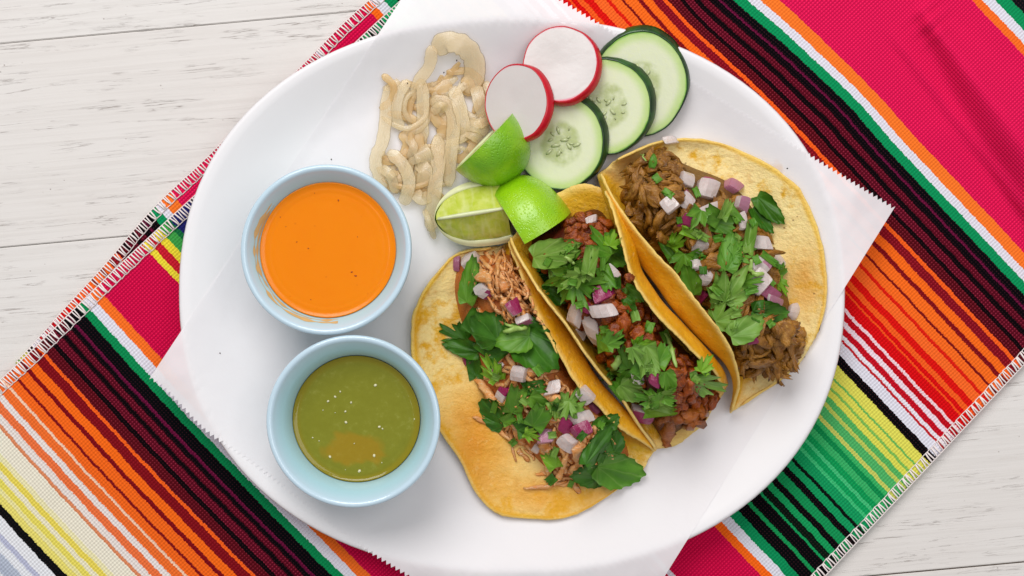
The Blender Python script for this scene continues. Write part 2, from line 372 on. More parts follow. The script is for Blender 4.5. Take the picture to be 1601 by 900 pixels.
def mat_cucumber():
    m = Mat('cucumber_flesh'); c = m.obj(); ln = m.n('VectorMath', operation='LENGTH'); m.put(ln.inputs[0], m.scale(m.uv(), (.0203, 0, 0)))
    n = m.noise(m.offs(), 60, 4); n2 = m.noise(m.offs(), 220, 4)
    rr = m.math('ADD', ln.outputs['Value'], m.math('MULTIPLY', m.math('SUBTRACT', n, .5), .0022))
    col = m.mix(m.rng(rr, .0145, .0187), lin('#E2E7C6'), lin('#C4DB90')); col = m.mix(m.rng(rr, .0186, .0200), col, lin('#7CBC38'))
    core = m.rng(m.math('ADD', ln.outputs['Value'], m.math('MULTIPLY', m.math('SUBTRACT', n, .5), .009)), .0075, .0105, .85, 0)
    col = m.mix(m.math('MULTIPLY', core, m.rng(n2, .2, .65)), col, lin('#B4C080'))
    m.set(Base_Color=col, Roughness=.2, Subsurface_Weight=.4, Subsurface_Radius=(.004, .004, .002), Subsurface_Scale=1.0)
    m.bump(m.math('ADD', n2, m.math('MULTIPLY', core, n)), .25, .0008); return m.m
def mat_cuc_skin():
    m = Mat('cucumber_skin'); n = m.noise(m.offs(), 130, 4)
    m.set(Base_Color=m.mix(m.rng(n, .35, .7), lin('#14300F'), lin('#2A5A1E')), Roughness=.3); m.bump(n, .4, .001); return m.m
def mat_radish():
    m = Mat('radish_flesh'); c = m.obj(); ln = m.n('VectorMath', operation='LENGTH'); m.put(ln.inputs[0], m.scale(c, (1, 1, 0)))
    n = m.noise(m.offs(), 130, 4)
    rr = m.math('ADD', ln.outputs['Value'], m.math('MULTIPLY', m.math('SUBTRACT', n, .5), .0016))
    col = m.mix(m.noise(m.offs(), 40, 3), lin('#D6CFCC'), lin('#C2B8B4')); col = m.mix(m.rng(rr, .0156, .0166), col, lin('#E07890'))
    m.set(Base_Color=col, Roughness=.25, Subsurface_Weight=.1, Subsurface_Radius=(.003, .002, .002), Subsurface_Scale=1.0); m.bump(n, .2, .0008); return m.m
def mat_rind(name, a, b, tip):
    m = Mat(name); c = m.obj(); x = m.n('SeparateXYZ'); m.put(x.inputs[0], c); n = m.noise(m.offs(), 60, 4)
    v = m.n('TexVoronoi'); m.put(v.inputs['Vector'], c); v.inputs['Scale'].default_value = 900
    col = m.mix(m.rng(n, .3, .7), lin(a), lin(b)); col = m.mix(m.rng(m.math('ADD', x.outputs[0], m.math('MULTIPLY', n, .006)), -.0105, -.0165, 0, 1), col, lin(tip))
    m.set(Base_Color=col, Roughness=.27, Specular_IOR_Level=.5, Coat_Weight=.2, Coat_Roughness=.2)
    m.bump(m.math('ADD', m.rng(v.outputs['Distance'], 0, .5), m.math('MULTIPLY', n, 2.0)), .34, .0007); return m.m
def mat_pulp():
    m = Mat('lime_pulp'); c = m.offs(); n = m.noise(m.scale(c, (1, 1, 1)), 230, 4, .6, .6)
    v = m.n('TexVoronoi'); m.put(v.inputs['Vector'], m.scale(c, (480, 110, 110))); v.inputs['Scale'].default_value = 1
    col = m.mix(m.rng(n, .3, .7), lin('#B4C23A'), lin('#CAD068')); col = m.mix(m.rng(v.outputs['Distance'], .45, .95, 0, .4), col, lin('#DCE0A0'))
    m.set(Base_Color=col, Roughness=.14, Specular_IOR_Level=.5); m.bump(v.outputs['Distance'], .35, .0009); return m.m
M = dict(wood=mat_wood(), serape=mat_serape(), thread=mat_thread(), plate=mat_plate(), paper=mat_paper(), glaze=mat_glaze(), orange=mat_orange_sauce(), green=mat_green_sauce(),
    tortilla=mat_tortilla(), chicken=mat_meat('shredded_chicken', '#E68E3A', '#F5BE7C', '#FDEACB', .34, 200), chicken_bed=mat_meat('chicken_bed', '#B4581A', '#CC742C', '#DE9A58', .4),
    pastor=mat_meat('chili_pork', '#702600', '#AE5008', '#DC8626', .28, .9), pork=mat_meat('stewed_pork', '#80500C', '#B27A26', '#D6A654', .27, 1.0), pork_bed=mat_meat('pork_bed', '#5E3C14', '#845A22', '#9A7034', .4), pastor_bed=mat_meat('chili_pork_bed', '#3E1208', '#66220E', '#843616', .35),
    tongue=mat_meat('browned_pork', '#9A4C10', '#B8661A', '#D08A3A', .3),
    onion=mat_onion('white_onion', '#DCC9C4', '#ECE1DD', 0, .30, .8, .2, (.99, .95, .94)), purple=mat_purple(), cooked=mat_onion('cooked_onion', '#EDD6A6', '#F9EED4', .0, .68, 160, 0, (.99, .965, .89)), cooked_dark=mat_onion('golden_cooked_onion', '#E8C68A', '#F2DBAE', .0, .62, 160, 0, (.99, .92, .76)),
    leaf_light=mat_leaf('pale_cilantro', '#6FA03A', '#8AB650', '#A8C878'), leaf_mid=mat_leaf('green_cilantro', '#549024', '#70A834', '#8AB454'), leaf_dark=mat_leaf('dark_cilantro', '#336614', '#4A8620', '#5A9030'), leaf_bright=mat_leaf('bright_cilantro', '#72AE22', '#92C436', '#B0D060'),
    stem=flat('cilantro_stem', '#9CBC5C', .35), cuc=mat_cucumber(), cskin=mat_cuc_skin(), cseed=flat('cucumber_seed', '#C6D09C', .18), rad=mat_radish(), rskin=flat('radish_skin', '#CC0A24', .25),
    rind=mat_rind('lime_rind', '#6CAA10', '#90C41C', '#D6CC22'), rind2=mat_rind('bright_lime_rind', '#86BE0A', '#9CCB18', '#9CCB18'), pith=flat('lime_pith', '#E3E4B4', .35), pulp=mat_pulp(), membrane=flat('lime_membrane', '#DDE2B0', .3), nub=flat('lime_stem_scar', '#6E6A2C', .7),
    seed=flat('pale_seed', '#E8E2B8', .3), speck=flat('chili_speck', '#A83C08', .4), residue=flat('dried_sauce', '#D8B074', .4), pepper=flat('black_pepper', '#2A201A', .6))

# ------------------------------------------------------------------ table
ang = math.atan(.091)
table = tag(empty('table_top'), 'white painted wooden table top of wide boards with hairline cracks', 'table', kind='structure')
pw = 319 * S0 * math.cos(ang)
pl_me = None
for k in range(-2, 5):
    bm = bmesh.new(); bmesh.ops.create_cube(bm, size=1)
    g = .00028 if k != 2 else .0010
    bmesh.ops.scale(bm, vec=(1.5, pw - g, .0015), verts=bm.verts)
    bmesh.ops.bevel(bm, geom=[e for e in bm.edges], offset=.0004, segments=2, affect='EDGES')
    me = bpy.data.meshes.new('plank'); bm.to_mesh(me); bm.free(); me.materials.append(M['wood'])
    # the seam between boards k-1 and k crosses x=0 (photo) at y = 68 + 319 k
    c = W(800, 68 + 319 * (k + .5) - .091 * 800, 0)
    o = link('plank', me, table, (c.x, c.y, -.00075 - (.0001 if k % 2 else 0)), (0, 0, ang))
under = link('table_board', None, None) if False else None
bm = bmesh.new(); bmesh.ops.create_cube(bm, size=1); bmesh.ops.scale(bm, vec=(1.3, .6, .01), verts=bm.verts)
me = bpy.data.meshes.new('batten'); bm.to_mesh(me); bm.free(); me.materials.append(flat('batten_wood', '#8A7868', .8))
link('batten', me, table, (0, 0, -.0068))

# ------------------------------------------------------------------ serape runners
DU, DV = (.686, .727), (.727, -.686)      # along the stripes / across them, photo px
def uv2px(u, v): return (DU[0] * u + DV[0] * v, DU[1] * u + DV[1] * v)
def fold_h(px, py):
    """the pulled fold in the pink stretch, top right, and gentle ripples"""
    ax, ay, bx, by = 1450, 25, 1640, 275
    dx, dy = bx - ax, by - ay; L = math.hypot(dx, dy); t = ((px - ax) * dx + (py - ay) * dy) / L; d = ((px - ax) * dy - (py - ay) * dx) / L
    tt = t / L; wdt = 6 + 50 * max(0, tt)
    h = 0
    if t > -40:
        a = smooth(-40, 30, t)
        if d < 0: h = smooth(-26 - 62 * max(0, tt), 4, d)
        else: h = max(0, 1 - d / (16 + 105 * max(0, tt))) ** 1.3
        h *= a * (.006 + .012 * min(1.1, max(0, tt)))
        h += .0016 * a * math.exp(-((d + 62) / 7) ** 2) - .0008 * a * math.exp(-((d + 74) / 7) ** 2)
    t2 = math.hypot(px - 1452, (py - 30) * .8)
    h += .003 * math.exp(-(t2 / 24) ** 2) * (.6 + .6 * math.sin(px * .16 + py * .22))
    return h
def runner(name, label, z0, outl, outr, patt, v0, v1, nu, nv, rip):
    V, U = [], []
    for i in range(nu):
        f = i / (nu - 1)
        for j in range(nv):
            v = v0 + (v1 - v0) * j / (nv - 1); u = outl(v) * (1 - f) + outr(v) * f
            px, py = uv2px(u, v)
            z = z0 + rip * (nz((px, py), .006, 3) + .5 * nz((px, py), .015, 9)) * smooth(0, .05, f) * smooth(1, .95, f)
            z = max(z, z0 - .0003)
            if z0 > .0012: z += max(-.0004, fold_h(px, py))
            V.append(W(px, py, z)); U.append((u / 1000, patt(u, v, px, py) / 1000))
    F = grid_faces(nu, nv, flip=True); n = len(V)
    top = V; bot = [p - Vector((0, 0, .0009)) for p in V]
    F2 = F + [tuple(a + n for a in reversed(q)) for q in F]
    ring = [i * nv for i in range(nu)] + [(nu - 1) * nv + j for j in range(1, nv)] + [i * nv + nv - 1 for i in range(nu - 2, -1, -1)] + [j for j in range(nv - 2, 0, -1)]
    for a, b in zip(ring, ring[1:] + ring[:1]): F2.append((a, b, b + n, a + n))
    root = empty(name); tag(root, label, 'table runner')
    cl = link('cloth', new_mesh(name, top + bot, F2, M['serape'], uvs=U + U), root)
    hh = BVHTree.FromPolygons([tuple(v) for v in top], F)
    def zat(px, py):
        p = W(px, py, z0); h = hh.ray_cast(Vector((p.x, p.y, .1)), Vector((0, 0, -1)))
        return h[0].z if h[0] is not None else z0
    return root, zat
def stitching(root, zat, edge, side, v0, v1, width, pitch, seed):
    """overlock: slanting bars between an outer and an inner running thread"""
    r = random.Random(seed); V, F = [], []
    def addt(pts, rad):
        P = [W(x, y, zat(x, y) + dz) for x, y, dz in pts]; v, f = tube(P, rad, 5); b = len(V); V.extend(v); F.extend([tuple(a + b for a in q) for q in f])
    v = v0; line_o, line_i = [], []; k = 0
    while v < v1:
        e = edge(v); lean = r.uniform(1.2, 3.4) if k % 2 else r.uniform(-1.6, .8)
        ja = r.uniform(-.8, .8)
        wdt = width * r.uniform(.94, 1.05)
        a = uv2px(e - side * 1.0, v + ja); b = uv2px(e + side * wdt * .5, v + lean * .5); c = uv2px(e + side * wdt, v + lean + ja)
        addt([(a[0], a[1], -.0002), ((a[0] * 3 + b[0]) / 4, (a[1] * 3 + b[1]) / 4, .0004), (b[0], b[1], .0005), (c[0], c[1], .0003)], .00034 * r.uniform(.8, 1.35))
        line_i.append(c + (.00035,)); line_o.append(a + (.0001,)); v += pitch * r.uniform(.75, 1.25); k += 1
    addt(line_i, .0002); addt(line_o, .00024)
    o = link('hem_stitching', new_mesh('hem_stitching', V, F, M['thread']), root); o['kind'] = 'stuff'
def patt_top(u, v, px, py):
    s = v
    s += 15 * math.exp(-((px - 1120) / 120) ** 2 - ((py + 10) / 110) ** 2) if v > 600 else 0     # stripes bend near the top edge
    s -= 4 * math.exp(-((px - 1330) / 70) ** 2 - ((py - 160) / 60) ** 2) if v > 600 else 0
    if v < -100: s += 4.5 * math.sin((u - 430) / 520 * math.pi) * smooth(-100, -250, v)
    return s
def patt_low(u, v, px, py): return v + 908 if v < 120 else v - 160
LE = lambda v: 432.0 + 1.5 * math.sin(v * .013)
RE = lambda v: 1513 + (772 - v) * .06
LE2 = lambda v: 428 - 27 * smooth(-380, 20, v) - 4 * smooth(0, 420, v) + 1.2 * math.sin(v * .03)
RE2 = lambda v: 1470.0
r2, z2 = runner('serape_runner', 'lower striped serape runner, only its stitched left edge peeking out beside the upper runner', .0011, LE2, RE2, patt_low, -372, 640, 60, 200, .0002)
stitching(r2, z2, LE2, 1, -368, 600, 15, 5.4, 3)
r1, z1 = runner('serape_runner', 'upper striped serape runner in pink, green, orange and black lying diagonally under the plate', .0034, LE, RE, patt_top, -690, 1215, 150, 260, .0016)
stitching(r1, z1, LE, 1, -560, 640, 17, 5.2, 1); stitching(r1, z1, RE, -1, 230, 900, 16, 5.4, 2)

# ------------------------------------------------------------------ plate
ZF, ZR = .0105, .0235
PC = W(800.5, 457, ZR); SR = S0 * (CAMH - ZR) / CAMH
PA, PB0, PB1, PN = 522.5 * SR, 432 * SR, 441 * SR, 2.2
def plate_xy(rho, th):
    c, s = math.cos(th), math.sin(th); b = PB0 if s > 0 else PB1
    k = (abs(c) ** PN + abs(s) ** PN) ** (-1 / PN)
    return PC.x + PA * rho * c * k, PC.y + b * rho * s * k
def plate_rho(x, y):
    dx = abs(x - PC.x) / PA; dy = y - PC.y; dy = abs(dy) / (PB0 if dy > 0 else PB1)
    return (dx ** PN + dy ** PN) ** (1 / PN)
def plate_z(rho):
    z = ZF + .0006 * smooth(.3, .8, rho)
    z += (ZR - ZF - .0006) * smooth(.76, 1.08, rho) * 1.18
    return min(z, ZR)
prof = [(0, plate_z(0)), (.3, plate_z(.3)), (.5, plate_z(.5))] + [(r / 100, plate_z(r / 100)) for r in range(60, 99, 3)] + [(.985, plate_z(.985)), (.995, plate_z(.985) - .0004), (1.0, plate_z(.985) - .0014), (.995, plate_z(.985) - .0026), (.97, plate_z(.985) - .0040), (.88, .0135), (.78, .0080), (.72, .0066), (.70, .0040), (.67, .0040), (.66, .0064), (0.0, .0064)]
NT = 128; V = []
for i in range(NT):
    th = 2 * math.pi * i / NT
    for r, z in prof: V.append((*plate_xy(max(r, .0005), th), z))
plate = link('plate', new_mesh('plate', V, grid_faces(NT, len(prof), True), M['plate'], solid=True))
tag(plate, 'large white oval platter carrying the tacos and two sauce bowls', 'plate')

# ------------------------------------------------------------------ greaseproof paper on the plate, pinked on two sides
E1, E2 = (.8485, .529), (.529, -.8485)
U0, U1, V0, V1 = 511.5, 1358.5, -376.5, 464
NU, NV = 200, 110
V = []
def paper_z(x, y, px, py):
    rho = plate_rho(x, y)
    cr = .0007 * nz((px, py), .012, 4) + .0004 * abs(nz((px, py), .03, 8)) + .0003 * nz((px, py), .05, 2)
    if rho < .985: return plate_z(rho) + .00028 + cr * smooth(.2, .7, rho) * .35
    d = (rho - .985) * .14                                 # metres beyond the rim, about
    z = plate_z(.985) + .0006 - .15 * d - 9.0 * d * d + cr * .8 + .0011 * smooth(0, .012, d) * nz((px, py), .02, 1)
    return max(.0062, z)
for i in range(NU):
    for j in range(NV):
        u = U0 + (U1 - U0) * i / (NU - 1)
        f = j / (NV - 1); v0 = V0 - 26 * smooth(511, 650, u) - 24 * smooth(650, 980, u); v = v0 + (V1 - v0) * f
        u += 24 * (1 - (u - U0) / (U1 - U0)) * f
        if j in (0, NV - 1):
            t = 3.0 if i % 2 else -3.0; v += t
        px, py = E1[0] * u + E2[0] * v, E1[1] * u + E2[1] * v
        z = .02
        for _ in range(3): p = W(px, py, z); z = paper_z(p.x, p.y, px, py)
        V.append(W(px, py, z))
paper = link('paper_sheet', new_mesh('paper_sheet', V, grid_faces(NU, NV, flip=True), M['paper']))
tag(paper, 'square white greaseproof paper sheet with zigzag cut edges lining the plate', 'paper')
SUP.add(plate); SUP.add(paper)
PAP = Support(); PAP.add(paper)

# ------------------------------------------------------------------ ramekins and sauces
def lathe(prof, n=72, wob=0.0, seed=0):
    V = []
    for i in range(n):
        a = 2 * math.pi * i / n; k = 1 + wob * math.sin(2 * a + seed)
        for r, z in prof: V.append((max(r, 1e-5) * k * math.cos(a), max(r, 1e-5) * k * math.sin(a), z))
    return V, grid_faces(n, len(prof), True)
RH = .0358
def ramekin(px, py, rpx, label, sauce_depth, sauce_mat, sauce_name, sauce_label, seed):
    zb = ZF + .0018; c = W(px, py, zb + RH); rt = rpx * S0 * (CAMH - zb - RH) / CAMH; k = rt / .0365
    root = empty('ramekin', (c.x, c.y, zb)); tag(root, label, 'ramekin')
    inner = [(.0336, RH - .0012), (.0325, RH - .0030), (.0305, RH - .0052), (.0289, RH - .0080), (.0278, RH - .0110), (.0269, RH - .0150), (.0250, RH - .0260), (.0235, .0062), (.0, .0055)]
    pr = [(0, .0012), (.0235, .0012), (.0240, 0), (.0262, 0), (.0272, .0012), (.0300, .0100), (.0328, .0220), (.0347, .0295), (.0356, .0306), (.0364, RH - .0024), (.0365, RH - .0012), (.0361, RH - .0003), (.0352, RH), (.0343, RH - .0003)] + inner
    v, f = lathe([(r * k, z) for r, z in pr], 84, .004, seed)
    bo = link('bowl', new_mesh('bowl', v, f, M['glaze'], solid=True), root)
    zs = RH - sauce_depth
    def rin(z):
        for (r0, z0), (r1, z1) in zip(inner, inner[1:]):
            if z1 <= z <= z0: return k * (r1 + (r0 - r1) * (z - z1) / (z0 - z1))
        return .02
    rs = rin(zs)
    s = empty(sauce_name, (c.x, c.y, zb)); tag(s, sauce_label, 'sauce')
    pr2 = [(0, .007), (.0230, .0075), (rs - .0016, zs - .003), (rs - .0002, zs + .0003), (rs - .0008, zs - .0001), (rs - .0020, zs - .0004), (rs - .0030, zs - .0005), (rs - .0036, zs - .0003), (rs - .0044, zs - .0006), (rs * .82, zs - .00045), (rs * .74, zs - .0007), (rs * .66, zs - .0006), (rs * .5, zs - .0007), (0, zs - .0007)]
    v, f = lathe(pr2, 72, .004, seed)
    sb = link('sauce_body', new_mesh(sauce_name, v, f, sauce_mat, solid=True), s)
    return bo, sb, c, zs - .0005, rin, k
def flake(me_name, rx, ry, rz, mat, seed):
    bm = bmesh.new(); bmesh.ops.create_icosphere(bm, subdivisions=1, radius=1)
    for v in bm.verts:
        q = 1 + .35 * nz(v.co, 1.4, seed); v.co = Vector((v.co.x * rx, v.co.y * ry, v.co.z * rz)) * q
    me = bpy.data.meshes.new(me_name); bm.to_mesh(me); bm.free(); me.materials.append(mat)
    me.polygons.foreach_set('use_smooth', [True] * len(me.polygons)); return me
ram1, s1, c1, zs1, rin1, k1 = ramekin(509.5, 390, 134, 'pale blue ramekin nearer the top, holding the orange sauce', .0070, M['orange'], 'orange_sauce', 'smooth bright orange chili sauce filling the upper ramekin', .4)
ram2, s2, c2, zs2, rin2, k2 = ramekin(552, 659, 136, 'pale blue ramekin nearer the bottom, holding the green salsa', .0128, M['green'], 'green_salsa', 'thin olive green salsa with pale seeds in the lower ramekin', 1.9)
sm = flake('chili_speck', .0006, .0004, .0002, M['speck'], 2)
def sauce_dot(s, me, px, py, c, zb, zl, sc, nm):
    p = W(px, py, zb + zl); o = link(nm, me, s, (p.x - c.x, p.y - c.y, zl + .0001), (0, 0, rnd.uniform(0, 6))); o.scale = (sc, sc, 1)
ZB = ZF + .0018
for px, py, sc in ((529, 313, 1.2), (505, 297, 1.3), (492, 301, 1.5), (464, 378, .9), (482, 388, .9), (559, 370, .7), (550, 425, 1.3), (556, 431, 1.5), (486, 468, .8), (438, 339, 1), (447, 354, .6)):
    sauce_dot(s1, sm, px, py, c1, ZB, zs1 - .0002, sc * .7, 'chili_speck')
sm2 = flake('seed', .0008, .0006, .0003, M['seed'], 5)
for px, py, sc in ((587, 602, 1.1), (524, 620, .9), (532, 612, .7), (513, 627, .9), (549, 629, .8), (540, 643, .8), (541, 660, 1), (593, 667, 1), (598, 670, .7), (489, 684, .6), (499, 689, .5), (516, 714, 1.0), (585, 712, 1.1), (562, 736, 1.2), (554, 693, .5), (597, 723, .5), (648, 655, .6), (654, 651, .8), (524, 645, .4), (505, 641, .5), (540, 734, .4)):
    sauce_dot(s2, sm2, px, py, c2, ZB, zs2 - .0002, sc, 'seed')
# dried splashes above the sauce line inside the upper bowl
V, F = [], []
for row, (z0, hgt, th) in enumerate(((RH - .0056, .0008, .35), (RH - .0042, .0006, .47))):
    b = len(V); n = 90; first = True
    for i in range(n):
        a = R(140 + 140 * i / n); q = nz((i * .17, row * 9.0), 1.0, 3.3)
        h = hgt * max(.05, .5 + 1.6 * q); zc = z0 + .0008 * nz((i * .09, row), 1, 8)
        for zz in (zc - h, zc, zc + h):
            r = rin1(zz) - .00012 - (.00015 if zz == zc else 0); V.append((r * math.cos(a), r * math.sin(a), zz))
    F += grid_faces(n, 3, base=b)
link('dried_sauce_ring', new_mesh('dried_sauce_ring', V, F, M['residue']), ram1)
for ch in (ram1, ram2):
    for o in (ch.parent,):
        if True: SUP.add_raw([v.co + o.location for v in ch.data.vertices], [tuple(p.vertices) for p in ch.data.polygons])

# ------------------------------------------------------------------ tortillas
def tortilla(label, rails, nt, nw, pale_fn, thick=.0013, seed=0):
    """rails: curves along the taco (px, py, height above plate floor), from one rim of the tortilla to the other"""
    R_ = [catmull(r, nt) for r in rails]; P = []; Wc = []
    for i in range(nt):
        row = catmull([r[i] for r in R_], nw)
        for j, (px, py, zr) in enumerate(row):
            z = ZF + .0016 + max(0, zr)
            p = W(px, py, z); d = min(i, nt - 1 - i, j, nw - 1 - j)
            wob = .0007 * nz(p, 70, seed) + .0004 * nz(p, 220, seed + 4)
            p = p + Vector((.0012 * nz(p, 60, seed + 1), .0012 * nz(p, 60, seed + 2), wob + .0011 * nz(p, 38, seed + 7))) + (Vector((nz(p, 420, 1), nz(p, 420, 5), 0)) * .0005 if d == 0 else Vector())
            p.z = max(p.z, PAP.h(p.x, p.y, ZF) + .0012 + .3 * max(0, zr) * (1 if zr < .009 else 0))
            P.append(p); Wc.append((i / (nt - 1), j / (nw - 1), px, py, d))
    n = len(P); F = grid_faces(nt, nw); NM = [Vector() for _ in P]
    for q in F:
        a, b, c, d = (P[k] for k in q); m = (c - a).cross(d - b)
        for k in q: NM[k] += m
    sgn = 1
    mid = (nt // 2) * nw + nw // 2
    if NM[mid].z < 0: sgn = -1
    top, bot = [], []
    for p, m, c in zip(P, NM, Wc):
        m = m.normalized() * sgn if m.length > 1e-12 else Vector((0, 0, 1))
        t = thick * (.55 if c[4] == 0 else 1)
        top.append(p + m * t * .5); bot.append(p - m * t * .5)
    if sgn < 0: F = [q[::-1] for q in F]
    F2 = F + [tuple(a + n for a in reversed(q)) for q in F]
    ring = [i * nw for i in range(nt)] + [(nt - 1) * nw + j for j in range(1, nw)] + [i * nw + nw - 1 for i in range(nt - 2, -1, -1)] + [j for j in range(nw - 2, 0, -1)]
    for a, b in zip(ring, ring[1:] + ring[:1]): F2.append((a, b, b + n, a + n) if sgn < 0 else (b, a, a + n, b + n))
    cols = []
    for c in Wc:
        e = 1.0 if c[4] == 0 else (.5 if c[4] == 1 else 0.0); pl, gr = pale_fn(*c[:4]); cols.append((pl, gr, e))
    o = link('tortilla', new_mesh('tortilla', top + bot, F2, M['tortilla'], col=cols + cols)); tag(o, label, 'tortilla'); SUP.add(o); return o
def off(lst, dx, dy, k=None): return [(a[0] + dx * (k[i] if k else 1), a[1] + dy * (k[i] if k else 1)) for i, a in enumerate(lst)]
def rail(pts, zs): return [(p[0], p[1], z) for p, z in zip(pts, zs)]
def lerp(A, B, f): return [(a[0] + (b[0] - a[0]) * f, a[1] + (b[1] - a[1]) * f) for a, b in zip(A, B)]
# left taco: big flap on the plate, right wall curling up over the chicken
lipA = [(795, 378), (803, 402), (822, 450), (846, 500), (881, 566), (916, 617), (950, 651), (978, 675), (1000, 690), (1021, 705)]
outA = [(765, 386), (705, 404), (655, 466), (643, 530), (660, 622), (705, 700), (772, 798), (868, 812), (945, 782), (1006, 731)]
zA = [.012, .020, .027, .030, .030, .027, .022, .016, .010, .003]
fA = lerp(outA, lipA, .86)
bulA = off(lipA, 18, -12, [.2, .8, 1.2, 1.3, 1.3, 1.3, 1.1, .9, .6, .2])
zo = [.004, .003, .005, .006, .005, .004, .003, .002, .002, .002]
def paleA(t, w, px, py):
    g = math.exp(-((px - 745) / 60) ** 2 - ((py - 690) / 95) ** 2) * .9 + .8 * math.exp(-((px - 880) / 90) ** 2 - ((py - 775) / 30) ** 2)
    if w > .72: return 0.0, .35
    return .85 * smooth(.03, .1, w) * (1 - min(1, g)) * smooth(.7, .5, w), min(1, g)
tortilla('corn tortilla of the left taco, opened flat toward the green salsa', [rail(outA, zo), rail(lerp(outA, lipA, .14), [.0015] * 10), rail(lerp(outA, lipA, .42), [.0] * 10), rail(lerp(outA, lipA, .7), [.0] * 10), rail(fA, [.0] * 10),
         rail(bulA, [z * .5 for z in zA]), rail(lipA, zA)], 64, 60, paleA, seed=2)
# middle taco: U-shaped, both walls up
lipBL = [(799, 372), (809, 400), (830, 436), (852, 466), (881, 505), (911, 547), (943, 591), (982, 638), (1026, 703)]
lipBR = [(944, 298), (957, 326), (971, 375), (983, 424), (1006, 466), (1041, 510), (1080, 548), (1116, 580), (1131, 606)]
zBL = [.020, .029, .035, .038, .038, .036, .031, .022, .006]
zBR = [.022, .032, .038, .040, .039, .037, .033, .026, .014]
endk = [.35, .8, 1, 1, 1, 1, 1, .8, .35]
bulBL = [(a[0] + 4, a[1] - 2) for a in lipBL]
botL = lerp(lipBL, lipBR, .26); botR = lerp(lipBL, lipBR, .74); midB = lerp(lipBL, lipBR, .5)
botL[8] = (1055, 697); midB[8] = (1080, 681); botR[8] = (1106, 656); botL[0] = (838, 325); midB[0] = (875, 298); botR[0] = (915, 287)
bulBR = off(lipBR, 16, -8, [.1, .7, 1, 1.1, 1.1, 1.1, 1.0, .7, .3])
tortilla('corn tortilla of the middle taco, folded in a U with both walls upright', [rail(lipBL, zBL), rail(bulBL, [z * .5 for z in zBL]), rail(botL, [.004, .002, 0, 0, 0, 0, 0, 0, .001]), rail(midB, [.006, .001, 0, 0, 0, 0, 0, 0, .001]), rail(botR, [.010, .003, 0, 0, 0, 0, 0, 0, .002]),
         rail(bulBR, [z * .5 for z in zBR]), rail(lipBR, zBR)], 64, 64, lambda t, w, px, py: (.35 * smooth(.16, .05, w) + .5 * smooth(.88, .97, t), .25), seed=5)
# right taco: left wall up, wide flap to the right
lipC = [(939, 270), (957, 305), (985, 348), (1025, 396), (1065, 440), (1099, 485), (1130, 522), (1151, 562), (1155, 602), (1144, 641)]
outC = [(968, 247), (1035, 219), (1097, 216), (1165, 238), (1245, 298), (1285, 400), (1285, 470), (1266, 546), (1216, 597), (1162, 630)]
zC = [.016, .026, .034, .038, .039, .038, .035, .029, .020, .008]
bulC = off(lipC, -24, 15, [.15, .45, .8, 1, 1.1, 1.1, 1, .6, .3, .1])
zoC = [.012, .006, .004, .003, .003, .004, .004, .004, .003, .003]
def paleC(t, w, px, py):
    if w < .3: return 0.0, .25
    g = .7 * math.exp(-((px - 1255) / 30) ** 2 - ((py - 440) / 50) ** 2) + .5 * math.exp(-((px - 985) / 35) ** 2 - ((py - 262) / 30) ** 2)
    return smooth(.985, .93, w) * smooth(.3, .5, w) * (1 - .6 * g), min(1, g)
tortilla('corn tortilla of the right taco, opened flat toward the right rim of the plate', [rail(lipC, zC), rail(bulC, [z * .45 for z in zC]), rail(lerp(lipC, outC, .1), [.004, .001] + [0] * 8), rail(lerp(lipC, outC, .35), [.005, .001] + [0] * 8), rail(lerp(lipC, outC, .62), [.006, .001] + [0] * 8),
         rail(lerp(lipC, outC, .87), [.009, .003] + [.0015] * 8), rail(outC, zoC)], 64, 60, paleC, seed=9)

# ------------------------------------------------------------------ beds of filling (nobody could count what is buried)
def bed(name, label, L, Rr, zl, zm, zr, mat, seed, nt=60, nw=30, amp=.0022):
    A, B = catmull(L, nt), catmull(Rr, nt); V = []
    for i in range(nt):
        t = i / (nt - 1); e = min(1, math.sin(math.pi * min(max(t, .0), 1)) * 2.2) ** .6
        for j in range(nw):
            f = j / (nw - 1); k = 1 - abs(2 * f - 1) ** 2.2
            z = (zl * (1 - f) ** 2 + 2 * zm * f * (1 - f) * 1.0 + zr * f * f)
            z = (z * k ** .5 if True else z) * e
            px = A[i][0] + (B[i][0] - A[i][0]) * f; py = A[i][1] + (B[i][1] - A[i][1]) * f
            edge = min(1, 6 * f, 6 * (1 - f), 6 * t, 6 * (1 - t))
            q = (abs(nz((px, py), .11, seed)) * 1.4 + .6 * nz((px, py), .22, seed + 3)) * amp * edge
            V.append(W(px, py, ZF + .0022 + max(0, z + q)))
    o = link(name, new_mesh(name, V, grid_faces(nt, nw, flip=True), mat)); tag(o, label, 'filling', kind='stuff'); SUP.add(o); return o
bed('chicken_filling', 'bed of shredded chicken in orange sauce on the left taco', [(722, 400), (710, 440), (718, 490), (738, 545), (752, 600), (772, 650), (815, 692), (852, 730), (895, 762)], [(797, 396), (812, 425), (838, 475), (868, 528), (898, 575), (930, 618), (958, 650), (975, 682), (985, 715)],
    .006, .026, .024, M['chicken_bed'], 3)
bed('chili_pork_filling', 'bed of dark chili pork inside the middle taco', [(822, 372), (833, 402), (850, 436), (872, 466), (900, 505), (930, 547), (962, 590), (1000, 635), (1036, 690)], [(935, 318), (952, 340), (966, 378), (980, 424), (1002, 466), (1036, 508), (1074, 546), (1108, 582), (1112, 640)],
    .030, .040, .030, M['pastor_bed'], 6)
